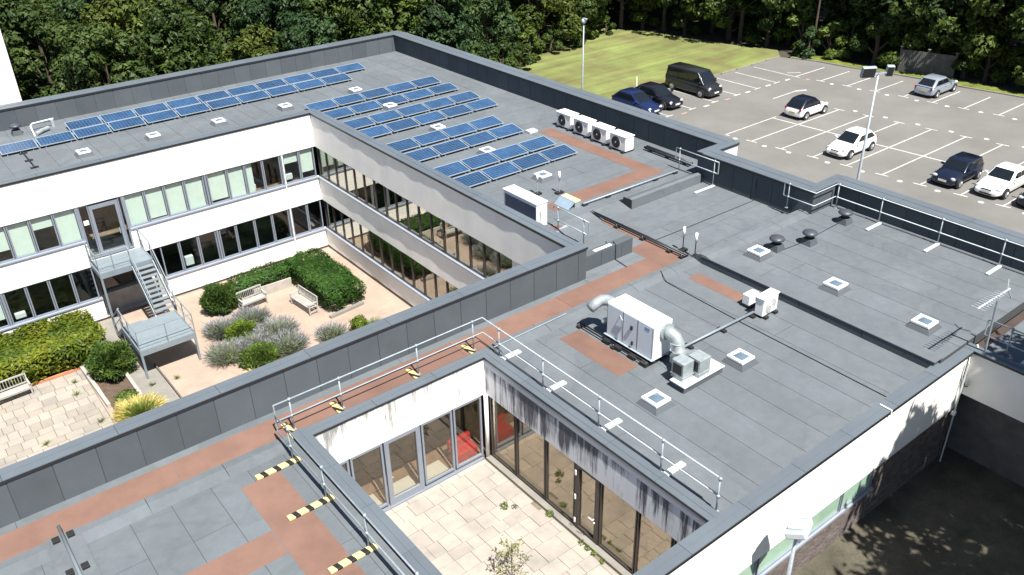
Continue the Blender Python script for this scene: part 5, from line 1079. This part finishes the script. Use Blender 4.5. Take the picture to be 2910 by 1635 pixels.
def tree(key, x, y, s=1., label=None, z=1.5, name=None, sz=1., group=None):
    cm, tm = KINDS[key]; nm = name or {'bush':'bush','dead':'dead_tree','ivy':'ivy_stump'}.get(key, 'broadleaf_tree')
    t = thing(nm, label or LABEL[key], 'bush' if key == 'bush' else 'tree', (x,y,z), random.uniform(0,6.28), group or {'tall':'tall trees beyond the car park','tall2':'tall trees beyond the car park','bush':'bushes at the wood edge'}.get(key,'trees of the wood behind the building'))
    t.scale = (s,s,s*sz); link('crown', cm, None, t, kind='stuff'); link('trunk', tm, None, t); return t
camx, camy = -19.98, -44.08
def heading(x, y): return math.degrees(math.atan2(x-camx, y-camy))
rg = random.Random(5); cnt = 0
# the wood behind the building
yy = 18.5; row = 0
while yy < 82:
    xx = -34 + (row % 2)*2.6
    while xx < 90:
        x = xx+rg.uniform(-1.2,1.2); y = yy+rg.uniform(-1.2,1.2); xx += 5.4+.03*max(0,yy-20); hd = heading(x,y); d = math.hypot(x-camx,y-camy)
        if not 4 < hd < 73 or d > 128: continue
        if x < -9 and y < 25: continue                      # clear of the white tower
        if x > 26 and y < 20+.10*(x-26): continue           # lawn
        if x > 13 and y < 16.5+.12*(x-13): continue
        if x > 44 and y < 24: continue
        k = rg.choices(('mid','dark','yellow','blue'), (3,3,2,2))[0]
        hp = 'beyond far left roof' if hd < 14 else 'behind left end of long solar array' if hd < 20 else 'behind the middle of the back parapet' if hd < 27 else 'behind the back roof corner' if hd < 35 else 'behind the dark east parapet' if hd < 43 else 'left of the lawn' if hd < 49 else 'beyond the lawn'
        dp = 'front' if d < 76 else 'middle' if d < 95 else 'back'
        tree(k, x, y, rg.uniform(.82,1.18)*(1.0 if y < 45 else 1.1), sz=rg.uniform(.9,1.12), label='%s tree, %s of wood %s' % ({'mid':'mid green','dark':'dark green','yellow':'yellow green','blue':'blue green'}[k], dp, hp)); cnt += 1
    yy += 5.0+.035*max(0,yy-20); row += 1
def far_place(x, y):
    h = heading(x, y)
    return 'beyond the lawn' if h < 48.5 else 'behind the corner of lawn and car park' if h < 54 else 'just right of the wooden pole' if h < 57.5 else 'left of the timber fence' if h < 61 else 'behind the timber fence' if h < 64 else 'behind the silver car' if h < 68 else 'at the far right edge'
def far_row(x, y): return 'front row' if x < 58 else 'second row' if x < 66 else 'back row'
# tall trees that overhang the far side of the lawn and car park
for (x, y, k) in ((50.5,19.5,'tall'),(47.5,23,'tall2'),(53.5,15.5,'tall'),(52.5,11,'tall2'),(55.2,7.2,'tall'),(56.5,2.5,'tall2'),(57.3,-1.2,'tall'),(57.2,-4.8,'tall2'),(58.8,-8.6,'tall'),(57.6,-12.8,'tall2'),(59.4,-15.6,'tall'),(58.4,-19.8,'tall2'),(60.3,-24,'tall'),
                  (58.5,22,'tall'),(59.5,17,'tall'),(60.5,11.5,'tall2'),(62,6.5,'tall'),(63,1.5,'tall'),(63.5,-3.8,'tall2'),(64.5,-9.5,'tall'),(65.5,-15,'tall2'),(66.5,-21,'tall'),(67,18,'tall2'),(69,11,'tall'),(70,4,'tall2'),(71.5,-4,'tall'),(72.5,-12,'tall2'),(74,-20,'tall'),(78,12,'tall'),(79,0,'tall2'),(81,-10,'tall'),(83,-21,'tall2'),(77,22,'tall2')):
    tree(k, x, y, rg.uniform(.92,1.12), sz=rg.uniform(.95,1.1), label='tall %s tree, %s %s' % ({'tall':'dark','tall2':'mid green'}[k], far_row(x,y), far_place(x,y))); cnt += 1
for (x, y, s) in ((29.2,17.6,.8),(32.0,19.6,.95),(35.2,20.2,.8),(38.6,21.0,.9),(41.6,22.0,.8),(26.5,16.6,1.0),(23.5,16.5,1.1),(20.5,16.0,1.0),(44.5,22.2,.6),(17.5,16.2,1.0)): tree('bush', x, y, s)
for i_, (x, y) in enumerate(((53.6,1.6),(55,.2),(54.6,-2.6),(55.8,-4.4),(56.6,-7.4),(53.8,4.8),(53.2,8.2),(52.6,12.6),(50.6,16.8),(49.2,21.5),(58.8,-19.5),(56.6,-16.0),(57.2,-21.5),(60,-1),(60.5,4),(58.5,9),(57.5,14))): tree('bush', x, y, 1.0+.16*(i_ % 4), label='undergrowth bush, %s %s' % (far_row(x,y), far_place(x,y)), group='undergrowth beyond the car park')
for (x, y, s) in ((56.5,-9.9,1.0),(57.0,-11.6,1.1),(57.5,-14.2,1.0),(58,-17.5,1.1)): tree('bush', x, y, s, label='leafy bush under the tall trees behind the silver car', group='bushes behind the silver car')
tree('ivy', 51.9, 2.6, .95, label='ivy covered stump at the far corner of the car park', name='ivy_stump', sz=1.0, group='ivy stump')
tree('dead', 41.5, 24.5, 1.0, label='dead brown tree behind the lawn lamp post', group='dead tree')
t = thing('wooden_pole', 'thin dark wooden pole rising out of the ivy at the car park corner', 'pole', (52.4,2.5,G)); MB().tube([(0,0,0),(.05,0,9)], [.11,.07], 8).build('shaft', BARK, t); MB().box(-.4,.4,-.04,.04,8.7,8.8).build('crossarm', BARK, t)
# trees south of the building, out of the picture, that dapple the white wall and the yard
for (x, y, k, s) in ((3.4,-42.4,'shade',1.0),(7.0,-43.0,'shade',1.0),(-1.2,-45.2,'shade',.95),(11.2,-43.5,'shade',1.05),(3.0,-48,'shade',1.0),(-5.0,-47.5,'shade',1.0)): tree(k, x, y, s, label='tall tree south of the building that shades the yard', z=YD, group='trees shading the yard')
print('trees', cnt)
